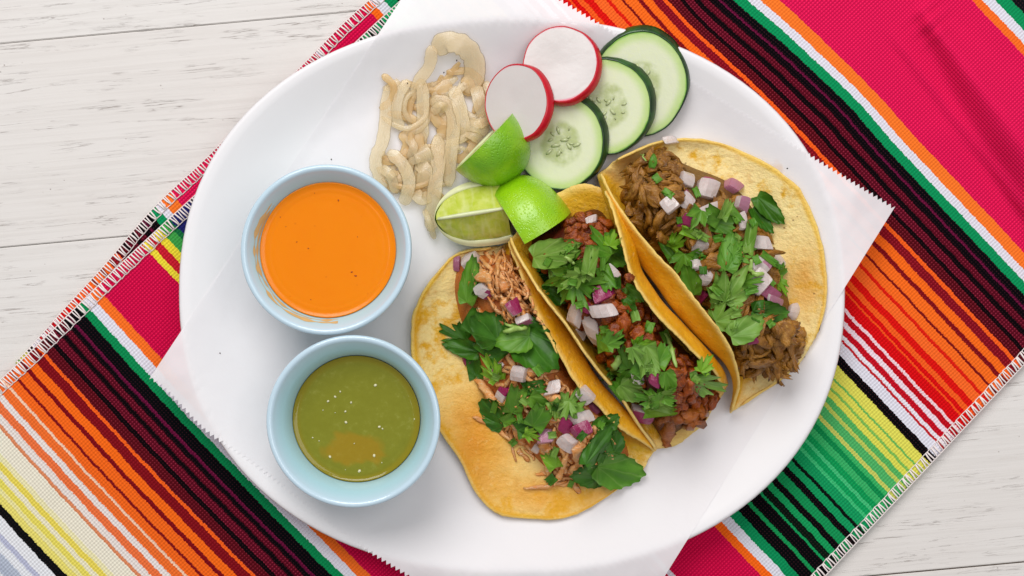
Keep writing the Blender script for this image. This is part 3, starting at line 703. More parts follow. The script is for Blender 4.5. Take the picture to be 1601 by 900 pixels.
bed('stewed_pork_filling', 'bed of brown stewed pork on the right taco', [(1020, 248), (985, 290), (990, 335), (1025, 385), (1062, 430), (1097, 478), (1128, 516), (1148, 552), (1160, 580)], [(1050, 246), (1085, 262), (1140, 285), (1178, 325), (1205, 375), (1225, 425), (1238, 475), (1250, 520), (1240, 570)],
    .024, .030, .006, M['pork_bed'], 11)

# ------------------------------------------------------------------ setting pieces down
def ground(px, py, guess=.03):
    z = guess
    for _ in range(3): p = W(px, py, z); z = SUP.h(p.x, p.y, ZF)
    return W(px, py, z)
def set_down(name, me, px, py, size, rz, lift=0.0, tilt=.8, sc=(1, 1, 1), roll=0.0):
    """put a piece on what lies below it, tilted to it; size = radius in metres for the contact fit"""
    c = ground(px, py); hs = []
    for dx, dy in ((1, 0), (0, 1), (-1, 0), (0, -1)):
        h = SUP.h(c.x + dx * size * .7, c.y + dy * size * .7, ZF); hs.append(min(max(h, c.z - size), c.z + size))
    gx = (hs[0] - hs[2]) / (1.4 * size) * tilt; gy = (hs[1] - hs[3]) / (1.4 * size) * tilt
    n = Vector((-gx, -gy, 1)).normalized()
    q = Vector((0, 0, 1)).rotation_difference(n).to_matrix() @ Matrix.Rotation(rz, 3, 'Z') @ Matrix.Rotation(roll, 3, 'X')
    o = link(name, me); m = q.to_4x4() @ Matrix.Diagonal((*sc, 1)); m.translation = Vector((c.x, c.y, max(c.z, (sum(hs) + c.z) / 5))) + n * lift
    o.matrix_basis = m; return o

ordn = ['', 'second ', 'third ', 'fourth ', 'fifth ', 'sixth ', 'seventh ', 'eighth ', 'ninth ', 'tenth ', 'eleventh ', 'twelfth ', 'thirteenth ', 'fourteenth ', 'fifteenth ', 'sixteenth ']
counts = {}
def nth(pre, post):
    k = (pre, post); counts[k] = counts.get(k, 0) + 1; i = counts[k]
    return ('topmost ' if i == 1 else ordn[i - 1] if i <= len(ordn) else '%dth ' % i) + pre + (' ' if i == 1 else ' from the top, ') + post
TACO = {'A': 'on the left chicken taco', 'B': 'in the middle chili pork taco', 'C': 'on the right stewed pork taco'}

# ---- meat
def lump(name, mat, seed, st=(1, .8, .65), amp=.35, sub=3, fib=0):
    bm = bmesh.new(); bmesh.ops.create_icosphere(bm, subdivisions=sub, radius=1)
    for v in bm.verts:
        q = 1 + amp * nz(v.co, 1.3, seed) + amp * .6 * nz(v.co, 2.9, seed + 3) + amp * .25 * nz(v.co, 6, seed)
        if fib: q += fib * (abs(noise.noise(Vector((v.co.x * 1.0, v.co.y * 4.5, v.co.z * 4.5 + seed)))) * 2 - .4)
        v.co = Vector((v.co.x * st[0], v.co.y * st[1], v.co.z * st[2])) * q
        if fib: v.co.z += .22 * v.co.x * v.co.x * (1 if int(seed) % 2 else -1); v.co.y += .25 * v.co.x * v.co.x * (1 if int(seed) % 3 else -1)
    me = bpy.data.meshes.new(name); bm.to_mesh(me); bm.free(); me.materials.append(mat)
    me.polygons.foreach_set('use_smooth', [True] * len(me.polygons)); return me
def inside(px, py, poly):
    c = False
    for (x0, y0), (x1, y1) in zip(poly, poly[1:] + poly[:1]):
        if (y0 > py) != (y1 > py) and px < (x1 - x0) * (py - y0) / (y1 - y0) + x0: c = not c
    return c
def scatter(poly, n, dmin):
    xs = [p[0] for p in poly]; ys = [p[1] for p in poly]; pts = []; tries = 0
    while len(pts) < n and tries < 6000:
        tries += 1; p = (rnd.uniform(min(xs), max(xs)), rnd.uniform(min(ys), max(ys)))
        if inside(*p, poly) and all((p[0] - q[0]) ** 2 + (p[1] - q[1]) ** 2 > dmin * dmin for q in pts): pts.append(p)
    return pts
def meat(polys, protos, name, label, cat, group, smin, smax, dirn=None):
    for poly, n, dm in polys:
        for px, py in scatter(poly, n, dm):
            s = rnd.uniform(smin, smax); rz = rnd.uniform(0, 6.28) if dirn is None else dirn + rnd.gauss(0, .6)
            o = set_down(name, rnd.choice(protos), px, py, s, rz, lift=s * .18, sc=(s * rnd.uniform(.85, 1.3), s * rnd.uniform(.8, 1.1), s * rnd.uniform(.8, 1.1)), roll=rnd.uniform(-.5, .5))
            tag(o, label[polys.index((poly, n, dm))] if isinstance(label, list) else label, cat, group); SUP.add(o)
pastor_p = [lump('chili_pork_piece', M['pastor'], i * 3.1, (1, .8, .75), .42) for i in range(6)]
pork_p = [lump('stewed_pork_piece', M['pork'], 40 + i * 2.3, [(1.2, .85, .6), (1.35, .75, .5), (1.7, .5, .45)][i % 3], .5, 3, .22) for i in range(9)]
meat([([(885, 350), (925, 335), (950, 350), (950, 385), (925, 410), (895, 395)], 34, 9), ([(950, 425), (985, 430), (1000, 470), (1030, 510), (1000, 540), (960, 520), (950, 470)], 40, 10), ([(1040, 545), (1080, 555), (1112, 590), (1115, 630), (1075, 660), (1045, 640), (1030, 590)], 40, 10),
      ([(835, 400), (870, 390), (960, 420), (1040, 560), (1010, 640), (930, 540)], 50, 14)],
     pastor_p, 'chili_pork_piece', ['red brown chili pork crumble at the upper end of the middle taco', 'red brown chili pork crumble below the onion dice halfway down the middle taco', 'red brown chili pork crumble near the lower right end of the middle taco', 'red brown chili pork crumble under the cilantro of the middle taco'], 'meat piece', 'crumbled chili pork in the middle taco', .0020, .0036)
meat([([(985, 270), (1020, 240), (1050, 245), (1062, 285), (1075, 330), (1062, 385), (1035, 390), (1000, 360), (975, 320)], 95, 8), ([(1155, 525), (1190, 510), (1240, 505), (1256, 530), (1235, 575), (1195, 585), (1160, 575)], 70, 8), ([(1060, 330), (1150, 310), (1200, 370), (1215, 450), (1180, 510), (1120, 490), (1070, 420)], 100, 9)],
     pork_p, 'stewed_pork_piece', ['brown stewed pork piece in the bare upper heap of the right taco', 'brown stewed pork piece in the bare lower heap of the right taco', 'brown stewed pork piece among onion and cilantro on the right taco'], 'meat piece', 'stewed pork on the right taco', .0021, .0044)
# the browned strip sticking out at the lower end of the middle taco
def strand(name, pts, rad, mat, flatn=.7, lift=.0006, n=10, nn=7, hover=None):
    P = []
    for px, py, dz in catmull([(a[0], a[1], a[2] if len(a) > 2 else 0) for a in pts], n):
        g = ground(px, py); P.append(Vector((g.x, g.y, g.z + lift + dz)))
    zs = [p.z for p in P]
    for _ in range(3): zs = [zs[0]] + [max(zs[i], (zs[i - 1] + zs[i] * 2 + zs[i + 1]) / 4) for i in range(1, n - 1)] + [zs[-1]]
    for p, z in zip(P, zs): p.z = z
    rr = [rad * (.45 + .55 * math.sin(math.pi * (i + .7) / (n + .4))) * (1 + .3 * nz((i * .7, rad * 999), 1, pts[0][0])) for i in range(n)]
    V, F = tube(P, rr, nn, flatn)
    c = sum(P, Vector()) / n
    for v in V: v += Vector((nz(v, 380, 1), nz(v, 380, 2), nz(v, 380, 3))) * rad * .7
    me = new_mesh(name, [v - c for v in V], F, mat); o = link(name, me, loc=c); SUP.add(o); return o
for i, (pts, r) in enumerate(([[(1050, 655), (1044, 675), (1040, 698)], .0030], [[(1062, 648), (1080, 650), (1098, 640)], .0033], [[(1030, 658), (1050, 650), (1066, 660)], .0028], [[(1070, 668), (1088, 658), (1104, 646)], .0026])):
    tag(strand('pork_strip', pts, r, M['tongue'], .8), ['browned pork strip hanging out over the lower tortilla end of the middle taco', 'thick browned pork strip near the lower right end of the middle taco', 'browned pork strip lying crosswise above the hanging strip of the middle taco', 'browned pork strip along the lower tortilla edge of the middle taco'][i], 'meat piece', 'browned pork at the lower end of the middle taco')
# shredded chicken
ck = 'pale orange chicken shred in the upper cluster of the left taco'
top_poly = [(752, 405), (775, 395), (800, 405), (815, 440), (835, 480), (850, 510), (790, 500), (760, 470), (745, 440)]
for px, py in scatter(top_poly, 100, 4.2):
    a = R(-65 + rnd.gauss(0, 28)); L = rnd.uniform(8, 20); bend = rnd.uniform(-9, 9)
    dx, dy = math.cos(a) * L, -math.sin(a) * L
    tag(strand('chicken_shred', [(px - dx, py - dy), (px + bend, py + bend * .5), (px + dx, py + dy)], rnd.uniform(.0005, .0011), M['chicken'], .75, lift=rnd.uniform(.0004, .0012), n=8, nn=6), ck, 'chicken shred', 'chicken shreds at the upper end of the left taco')
low_poly = [(755, 560), (800, 560), (870, 590), (930, 650), (960, 690), (920, 760), (860, 755), (800, 700), (760, 640)]
for px, py in scatter(low_poly, 120, 7.5):
    a = R(-50 + rnd.gauss(0, 40)); L = rnd.uniform(9, 20); bend = rnd.uniform(-9, 9); dx, dy = math.cos(a) * L, -math.sin(a) * L
    tag(strand('chicken_shred', [(px - dx, py - dy), (px + bend, py + bend * .5), (px + dx, py + dy)], rnd.uniform(.0006, .0014), M['chicken'], .65, lift=.0005, n=8, nn=6), 'pale orange chicken shred in the lower half of the left taco', 'chicken shred', 'chicken shreds in the lower half of the left taco')
for pts, r, lb in (([(746, 590), (765, 615), (790, 645)], .0022, 'long pale chicken strip lying left of the cilantro, halfway down the left taco'), ([(740, 652), (757, 657), (775, 664)], .0013, 'thin chicken shred poking out onto the bare left tortilla'),
                   ([(802, 656), (810, 675), (818, 696)], .0024, 'broad pale chicken strip in the lower middle of the left taco'), ([(828, 608), (850, 614), (872, 630)], .0018, 'chicken strip running under the clear onion dice in the left taco'),
                   ([(852, 712), (858, 735), (866, 758)], .0018, 'chicken shred fanning down at the lower end of the left taco'), ([(888, 705), (878, 735), (866, 758)], .0014, 'chicken shred slanting to the lower left at the bottom of the left taco'), ([(818, 762), (850, 760), (886, 752)], .0010, 'thinnest chicken shred lying flat across the lower tortilla of the left taco'),
                   ([(905, 690), (914, 703), (920, 715)], .0020, 'chicken strip beside the purple onion at the lower end of the left taco'), ([(748, 480), (756, 500), (764, 516)], .0014, 'chicken shred at the upper left edge of the left taco filling'), ([(800, 575), (808, 590), (800, 600)], .0014, 'short chicken shred above the white onion dice in the left taco')):
    tag(strand('chicken_shred', pts, r, M['chicken'], .55, .0010), lb, 'chicken shred')

flake_poly = [(755, 410), (785, 430), (815, 500), (862, 575), (915, 660), (900, 740), (820, 690), (770, 620), (740, 500)]
for px, py in scatter(flake_poly, 16, 26):
    a = R(-55 + rnd.gauss(0, 35)); L = rnd.uniform(9, 16); dx, dy = math.cos(a) * L, -math.sin(a) * L
    tag(strand('chicken_flake', [(px - dx, py - dy), (px + rnd.uniform(-3, 3), py), (px + dx, py + dy)], rnd.uniform(.0020, .0032), M['chicken'], .45, .0008, n=9, nn=8), 'broad pale flake of chicken among the shreds of the left taco', 'chicken flake', 'broad chicken flakes in the left taco')
# ---- diced onion
def dice(seed, kind, lx=1, ly=1, lz=.55):
    r = random.Random(seed); bm = bmesh.new(); bmesh.ops.create_cube(bm, size=2)
    bmesh.ops.subdivide_edges(bm, edges=bm.edges[:], cuts=2, use_grid_fill=True)
    bend = r.uniform(.12, .3); sk = [r.uniform(-.32, .32) for _ in range(4)]
    for v in bm.verts:
        x, y, z = v.co; q = 1 - .05 * (x * x + y * y + z * z - 1)
        x, y, z = x * q, y * q, z * q
        v.co = Vector((lx * (x + sk[0] * y + sk[1] * z) * (1 + sk[2] * y * .6), ly * (y + sk[3] * x * .5), lz * z - bend * x * x * lx + .06 * nz((x, y, z), 1.7, seed)))
    bmesh.ops.bevel(bm, geom=[e for e in bm.edges if e.calc_face_angle(0) > .9], offset=.08, segments=2, affect='EDGES')
    me = bpy.data.meshes.new('diced_onion'); bm.normal_update(); bm.to_mesh(me)
    mi = []
    for f in bm.faces:
        c = f.calc_center_median(); n = f.normal
        if kind == 'white': k = 0
        elif kind == 'purple': k = 1
        elif kind == 'cap': k = 1 if n.z > .5 and c.z > -bend * .6 else 0
        else: k = 1 if c.x > lx * .38 else 0
        mi.append(k)
    bm.free(); me.materials.append(M['onion']); me.materials.append(M['purple']); me.polygons.foreach_set('material_index', mi)
    return me
KD = {'white': 'white', 'purple': 'purple', 'cap': 'purple topped', 'side': 'white and purple'}
DICE = [  # taco, px, py, width, length, angle, kind
 ('A', 715, 413, 12, 27, 85, 'purple'), ('A', 738, 410, 30, 30, 20, 'white'), ('A', 757, 453, 24, 24, -30, 'side'), ('A', 802, 481, 27, 26, 35, 'cap'), ('A', 821, 499, 26, 24, 30, 'cap'), ('A', 734, 560, 16, 26, 30, 'purple'),
 ('A', 812, 583, 26, 30, 70, 'white'), ('A', 789, 614, 22, 26, 60, 'side'), ('A', 865, 607, 24, 25, 5, 'white'), ('A', 916, 616, 24, 30, -50, 'white'), ('A', 908, 652, 22, 34, 15, 'white'), ('A', 884, 662, 27, 25, -30, 'purple'), ('A', 910, 673, 25, 28, 25, 'purple'), ('A', 889, 691, 27, 30, -40, 'white'), ('A', 853, 683, 24, 24, 10, 'purple'), ('A', 840, 700, 14, 18, 50, 'white'), ('A', 930, 638, 22, 24, 40, 'purple'), ('A', 779, 575, 14, 22, 60, 'cap'),
 ('B', 955, 428, 20, 28, -50, 'white'), ('B', 943, 458, 26, 32, 30, 'purple'), ('B', 918, 480, 16, 26, -30, 'purple'), ('B', 943, 485, 22, 36, 10, 'white'), ('B', 902, 494, 27, 34, 65, 'white'), ('B', 934, 522, 28, 62, 100, 'white'), ('B', 908, 520, 22, 28, 60, 'white'), ('B', 999, 591, 20, 20, 0, 'white'), ('B', 1023, 588, 20, 28, 80, 'purple'), ('B', 1004, 645, 28, 38, -20, 'cap'), ('B', 970, 610, 20, 24, 20, 'cap'), ('B', 925, 345, 14, 20, 20, 'white'),
 ('C', 1071, 282, 26, 34, 70, 'white'), ('C', 1103, 299, 36, 40, -10, 'white'), ('C', 1106, 285, 16, 30, -15, 'purple'), ('C', 1143, 293, 27, 27, -25, 'purple'), ('C', 1048, 321, 26, 26, 40, 'white'), ('C', 1072, 314, 24, 28, 50, 'side'), ('C', 1098, 334, 20, 58, 25, 'white'), ('C', 1158, 318, 24, 26, 70, 'cap'), ('C', 1091, 381, 26, 26, -15, 'white'), ('C', 1075, 345, 22, 28, 60, 'cap'), ('C', 1088, 415, 18, 18, 0, 'white'), ('C', 1102, 433, 21, 27, 60, 'white'), ('C', 1190, 380, 24, 32, 0, 'white'), ('C', 1186, 417, 30, 32, 40, 'side'), ('C', 1212, 409, 22, 28, -45, 'white'), ('C', 1184, 441, 34, 42, 50, 'white'), ('C', 1200, 458, 24, 36, -30, 'purple'), ('C', 1212, 468, 12, 36, -25, 'cap'), ('C', 1238, 488, 20, 28, 75, 'white'), ('C', 1098, 461, 20, 26, 40, 'purple'), ('C', 1176, 529, 16, 17, 10, 'cap'), ('C', 1160, 345, 14, 36, 80, 'white'), ('C', 1048, 219, 14, 22, 10, 'white')]
DICE.sort(key=lambda d: (d[0], d[2]))
for i, (tc, px, py, a, b, ang_, kind) in enumerate(DICE):
    sx, sy = b * .5 * S0 * .88, a * .5 * S0 * .88; sz = min(sx, sy) * .95
    me = dice(i * 7 + 3, kind, sx / sz, sy / sz, .62)
    o = set_down('diced_onion', me, px, py, max(sx, sy) * .8, R(ang_), lift=sz * .45, tilt=.75, sc=(sz, sz, sz), roll=rnd.uniform(-.25, .25))
    shape = 'sliver' if min(a, b) < .5 * max(a, b) else 'dice'
    tag(o, nth('%s red onion %s' % (KD[kind], shape), TACO[tc]) if px != 1048 or py > 230 else 'small white onion bit on the upper rim of the right taco', 'onion', 'diced red onion on the tacos'); SUP.add(o)

# ---- cilantro
def leaf_pts(kind, L, Wd, r):
    """list of rings from the base outward: fan of (x, y) and angular/radial coordinates"""
    nr, na = 7, 61; out = []
    lobes = [(0, 1.0, .30), (-.85, .86, .30), (.85, .86, .30), (-1.5, .62, .26), (1.5, .62, .26)]
    ph = r.uniform(0, 6)
    for i in range(na):
        a = -1.75 + 3.5 * i / (na - 1)
        if kind == 'lobed':
            rad = .0
            for la, ll, ls in lobes: rad = max(rad, ll * math.exp(-((a - la) / (ls * 1.55)) ** 4) , .55 * ll * math.exp(-((a - la) / .5) ** 2))
            rad *= 1 - .24 * abs(math.sin(a * 7.5 + ph)) ** .7 - .05 * r.random()
        elif kind == 'broad':
            rad = (.40 + .60 * math.cos(a * .86) ** 1.1 if abs(a) < 1.75 else .4) * (1 - .07 * abs(math.sin(a * 11 + ph))) * (1 - .10 * abs(math.sin(a * 2.6 + .4)))
        else:
            ca, sa = math.cos(a), math.sin(a); hx, hy = .5, .98
            rad = min(hx / max(abs(sa), 1e-3), hy / max(abs(ca), 1e-3) if ca > 0 else .25 / max(-ca, 1e-3)) * (1 - .16 * abs(math.sin(a * 9 + ph)) * smooth(.8, .2, abs(a)))
            rad = min(rad, 1.08)
        out.append((a, rad))
    if kind == 'cut': wfix = 1.0
    mx = max(abs(rad * math.sin(a)) for a, rad in out); my = max(rad * math.cos(a) for a, rad in out); mn = min(rad * math.cos(a) for a, rad in out)
    P, UV = [], []
    for a, rad in out:
        for k in range(nr):
            f = k / (nr - 1); x = rad * f * math.sin(a) / mx * Wd * .5; y = (rad * f * math.cos(a) - mn) / (my - mn) * L - L * .5
            P.append((x, y, a, f)); UV.append((a / 3.5 + .5, f))
    return P, UV, nr, na
def leaf(kind, tone, px, py, L, Wd, ang_, curl, lift, name='cilantro_leaf', seed=0, fold=.15):
    r = random.Random(seed); k = S0 * .94; Lm, Wm = L * k, Wd * k
    P, UV, nr, na = leaf_pts(kind, Lm, Wm, r); c = ground(px, py); th = R(ang_ - 90); cs, sn = math.cos(th), math.sin(th)
    q = max(Lm, Wm) * .35; hs = [SUP.h(c.x + dx * q, c.y + dy * q, ZF) for dx, dy in ((1, 0), (0, 1), (-1, 0), (0, -1))]
    hs = [min(max(h, c.z - .5 * q), c.z + .9 * q) for h in hs]
    gx, gy = (hs[0] - hs[2]) / (2 * q), (hs[1] - hs[3]) / (2 * q); z0 = (c.z * 2 + sum(hs)) / 6
    V = []; sz = max(Lm, Wm)
    for x, y, a, f in P:
        X, Y = x * cs - y * sn, x * sn + y * cs
        z = z0 + gx * X + gy * Y + lift
        z += curl * sz * ((x / Wm) ** 2 * 1.6 - .35 * (y / Lm) ** 2 + .25 * (y / Lm)) - fold * Wm * (.25 - abs(x / Wm)) * .6
        z += sz * (.045 * math.sin(a * 5.4 + seed) * f + .05 * nz((x * 400, y * 400), .45, seed))
        h = SUP.h(c.x + X, c.y + Y, ZF) + .00035
        if h > z: z = h if h - z < .0045 else max(z, h - .0012) if h - z < .009 else z
        V.append(Vector((X, Y, z - z0)))
    F = grid_faces(na, nr); n = len(V)
    nrm = Vector((-gx, -gy, 1)).normalized() * .00013
    F2 = F + [tuple(b + n for b in reversed(t)) for t in F]
    edge = [i * nr + nr - 1 for i in range(na)]
    for a, b in zip(edge, edge[1:]): F2.append((b, a, a + n, b + n))
    o = link(name, new_mesh(name, [v + nrm for v in V] + [v - nrm for v in V], F2, M['leaf_' + tone], uvs=UV + UV), loc=(c.x, c.y, z0))
    SUP.add(o); return o
TN = {'light': 'pale green', 'mid': 'mid green', 'dark': 'dark green', 'bright': 'bright yellow green'}
KN = {'lobed': 'lobed cilantro leaf', 'broad': 'broad cilantro leaf', 'cut': 'chopped cilantro piece'}
LEAVES = [  # taco, kind, tone, px, py, length, width, angle, curl, lift mm
 ('A', 'broad', 'mid', 736, 437, 84, 36, 80, .25, 1.5), ('A', 'lobed', 'dark', 708, 522, 56, 50, 150, .2, 1), ('A', 'broad', 'dark', 722, 543, 66, 34, 165, .2, 1.5), ('A', 'cut', 'dark', 745, 505, 46, 40, 60, .3, 1), ('A', 'broad', 'dark', 762, 512, 62, 62, 130, -.5, 2.5), ('A', 'cut', 'dark', 775, 540, 60, 44, 40, .3, 1),
 ('A', 'broad', 'dark', 836, 543, 98, 76, -50, .18, 2.5), ('A', 'broad', 'mid', 802, 530, 60, 50, 190, .2, 3), ('A', 'lobed', 'bright', 768, 575, 52, 40, 120, .5, 2.0), ('A', 'cut', 'dark', 742, 575, 40, 24, 100, .2, 1), ('A', 'cut', 'mid', 806, 625, 52, 30, 75, .25, 2.0), ('A', 'broad', 'dark', 772, 645, 62, 48, 130, .2, 1), ('A', 'cut', 'mid', 840, 628, 36, 26, -40, .3, 1.6), ('A', 'cut', 'mid', 842, 652, 44, 34, 60, .2, 2), ('A', 'cut', 'dark', 835, 605, 40, 22, 10, .2, 1), ('A', 'cut', 'light', 870, 638, 34, 22, -60, .3, 2),
 ('A', 'lobed', 'light', 896, 624, 52, 46, 60, .25, 2.5), ('A', 'lobed', 'light', 885, 640, 34, 36, 250, .25, 3), ('A', 'cut', 'dark', 822, 668, 36, 30, 20, .2, 1), ('A', 'cut', 'bright', 862, 719, 34, 24, 120, .5, 2), ('A', 'lobed', 'bright', 832, 680, 30, 26, -20, .3, 2), ('A', 'broad', 'dark', 948, 662, 48, 36, 30, .2, 1), ('A', 'broad', 'dark', 935, 695, 82, 34, 55, -.5, 5), ('A', 'broad', 'dark', 918, 742, 60, 46, 170, .2, 4.5), ('A', 'broad', 'mid', 968, 734, 88, 68, -15, .2, 5.5), ('A', 'broad', 'dark', 962, 690, 40, 34, 80, .2, 1), ('A', 'cut', 'mid', 795, 655, 26, 18, 30, .3, 1.5),
 ('B', 'broad', 'light', 870, 394, 82, 50, 12, .15, 2), ('B', 'broad', 'dark', 850, 428, 50, 38, 200, .2, 1), ('B', 'cut', 'light', 866, 420, 38, 18, 95, .2, 1.5), ('B', 'broad', 'dark', 866, 463, 50, 36, -20, .2, 1), ('B', 'lobed', 'mid', 893, 405, 48, 42, 60, .3, 1.5), ('B', 'lobed', 'mid', 872, 437, 52, 40, 200, .3, 2.5), ('B', 'lobed', 'mid', 888, 452, 52, 44, 240, .3, 3), ('B', 'cut', 'mid', 908, 424, 50, 24, 30, .3, 3), ('B', 'cut', 'light', 922, 408, 48, 22, 80, .3, 4.5), ('B', 'lobed', 'mid', 925, 440, 50, 40, 10, .3, 3), ('B', 'lobed', 'mid', 907, 463, 52, 44, -70, .3, 3), ('B', 'lobed', 'light', 893, 438, 40, 34, 215, .35, 4.5),
 ('B', 'lobed', 'mid', 940, 378, 62, 54, 130, .2, 2), ('B', 'lobed', 'bright', 957, 373, 30, 30, 70, .35, 4), ('B', 'broad', 'mid', 958, 400, 54, 40, -40, .2, 1.5), ('B', 'cut', 'mid', 947, 435, 42, 24, -70, .3, 2), ('B', 'broad', 'mid', 990, 460, 40, 22, -40, .2, 1.5), ('B', 'broad', 'dark', 985, 480, 36, 22, -60, .2, 1.5),
 ('B', 'lobed', 'mid', 962, 528, 40, 34, 40, .3, 2), ('B', 'cut', 'bright', 942, 535, 34, 18, 100, .3, 1.5), ('B', 'lobed', 'bright', 1006, 537, 36, 30, 20, .3, 3), ('B', 'lobed', 'mid', 976, 558, 46, 40, 110, .3, 2.5), ('B', 'cut', 'light', 1012, 562, 54, 32, -80, .25, 3.5), ('B', 'lobed', 'light', 995, 557, 40, 28, -60, .35, 4), ('B', 'lobed', 'mid', 958, 582, 48, 42, 220, .3, 2), ('B', 'cut', 'mid', 985, 590, 36, 26, 20, .3, 2), ('B', 'cut', 'mid', 1035, 555, 40, 26, 60, .3, 1.5), ('B', 'broad', 'mid', 1045, 597, 40, 30, -70, .2, 2.5),
 ('B', 'broad', 'light', 988, 612, 52, 36, -30, .2, 3.5), ('B', 'lobed', 'mid', 1010, 622, 42, 36, 170, .3, 4), ('B', 'cut', 'mid', 970, 605, 34, 28, 130, .3, 2), ('B', 'cut', 'light', 1035, 622, 40, 22, 20, .25, 3.5), ('B', 'cut', 'light', 1030, 634, 46, 16, -15, .2, 4), ('B', 'cut', 'bright', 1030, 642, 52, 18, 10, .2, 3.5), ('B', 'lobed', 'mid', 1040, 615, 36, 30, 45, .3, 3), ('B', 'cut', 'mid', 1000, 575, 30, 22, 60, .3, 3),
 ('B', 'lobed', 'light', 1104, 600, 72, 44, -12, .15, 4.5), ('B', 'lobed', 'bright', 1103, 568, 36, 30, 60, .3, 3.5),
 ('C', 'broad', 'mid', 1021, 251, 24, 14, 80, .3, 1), ('C', 'broad', 'dark', 1202, 328, 66, 34, -50, .3, 2), ('C', 'broad', 'dark', 1190, 345, 56, 28, -55, .3, 1.5), ('C', 'lobed', 'mid', 1088, 343, 40, 36, 240, .3, 3), ('C', 'cut', 'mid', 1128, 350, 46, 30, -10, .2, 2), ('C', 'cut', 'light', 1134, 328, 38, 16, 65, .3, 3.5), ('C', 'cut', 'mid', 1113, 338, 34, 28, 150, .3, 2), ('C', 'cut', 'mid', 1148, 337, 30, 16, -60, .3, 2.5), ('C', 'lobed', 'bright', 1060, 372, 42, 28, 55, .3, 2), ('C', 'cut', 'mid', 1046, 390, 40, 22, 120, .3, 1.5), ('C', 'cut', 'bright', 1078, 364, 32, 14, -20, .3, 2.5), ('C', 'cut', 'light', 1094, 368, 32, 12, -30, .3, 2.5), ('C', 'lobed', 'mid', 1063, 412, 40, 34, 250, .3, 1.5),
 ('C', 'broad', 'mid', 1077, 438, 56, 34, 110, .2, 2), ('C', 'broad', 'mid', 1140, 395, 64, 40, 80, .2, 2), ('C', 'lobed', 'mid', 1160, 392, 50, 44, 20, .3, 2.5), ('C', 'cut', 'light', 1170, 372, 58, 18, 80, .4, 3), ('C', 'lobed', 'light', 1146, 445, 74, 64, 60, .25, 4), ('C', 'lobed', 'light', 1122, 452, 58, 40, 100, .3, 3.5), ('C', 'broad', 'dark', 1105, 478, 44, 34, 200, .2, 1.5), ('C', 'lobed', 'light', 1138, 492, 50, 50, 30, .25, 2.5), ('C', 'broad', 'light', 1166, 512, 64, 44, 30, .2, 2.5), ('C', 'broad', 'dark', 1202, 488, 72, 40, -5, .25, 2.5), ('C', 'lobed', 'bright', 1222, 448, 36, 26, -60, .5, 2), ('C', 'cut', 'mid', 1219, 424, 26, 18, 40, .3, 1.5), ('C', 'cut', 'mid', 1201, 405, 34, 12, -35, .3, 3), ('C', 'lobed', 'mid', 1175, 440, 36, 30, 10, .3, 3), ('C', 'cut', 'mid', 1088, 400, 24, 20, 30, .3, 1)]
for i, (tc, kind, tone, px, py, L, Wd, a, cu, li) in sorted(enumerate(LEAVES), key=lambda e: (e[1][9], e[0])):
    o = leaf(kind, tone, px, py, L, Wd, a, cu * .85, li * .001 * .55, seed=i * 1.37); o['k'] = i
byi = {o['k']: o for o in bpy.data.objects if 'k' in o.keys()}
for i, (tc, kind, tone, px, py, *_) in sorted(enumerate(LEAVES), key=lambda e: (e[1][0], e[1][4])):
    tag(byi[i], nth('%s %s' % (TN[tone], KN[kind]), TACO[tc]), 'cilantro', 'cilantro leaves on the tacos'); del byi[i]['k']
for tc, poly, n_, dm in (('A', low_poly, 14, 24), ('B', [(850, 400), (900, 370), (1000, 470), (1100, 600), (1040, 660), (960, 590), (880, 480)], 16, 26), ('C', [(1010, 280), (1070, 270), (1180, 330), (1225, 430), (1235, 530), (1170, 560), (1080, 440)], 16, 28)):
    for px, py in scatter(poly, n_, dm):
        o = leaf('cut', rnd.choice(('mid', 'light', 'mid', 'dark')), px, py, rnd.uniform(12, 24), rnd.uniform(8, 15), rnd.uniform(0, 360), .2, .0008, name='cilantro_fleck', seed=px)
        tag(o, 'tiny chopped cilantro fleck ' + TACO[tc], 'cilantro', 'cilantro flecks ' + TACO[tc])
for pts, r, lb in (([(788, 505), (802, 510), (818, 512)], .0007, 'thin pale cilantro stem beside the mauve onion dice of the left taco'), ([(788, 519), (805, 514), (824, 512)], .0012, 'thicker pale cilantro stem just above the broad dark leaf of the left taco'), ([(1041, 520), (1049, 545), (1057, 574)], .0010, 'thin green cilantro stem standing beside the right wall of the middle taco'),
                   ([(956, 580), (963, 568), (969, 558)], .0016, 'short cut cilantro stem among the lower cilantro of the middle taco'), ([(1174, 405), (1172, 425), (1196, 427)], .0011, 'bent pale cilantro stem beside the white onion on the right taco'), ([(1000, 241), (1010, 252)], .0004, 'hair thin cilantro stem near the upper rim of the right taco'), ([(884, 402), (898, 412)], .0008, 'short cilantro stem near the upper leaves of the middle taco')):
    tag(strand('chopped_herb', pts, r, M['stem'], .9, .0014), lb, 'cilantro stem')

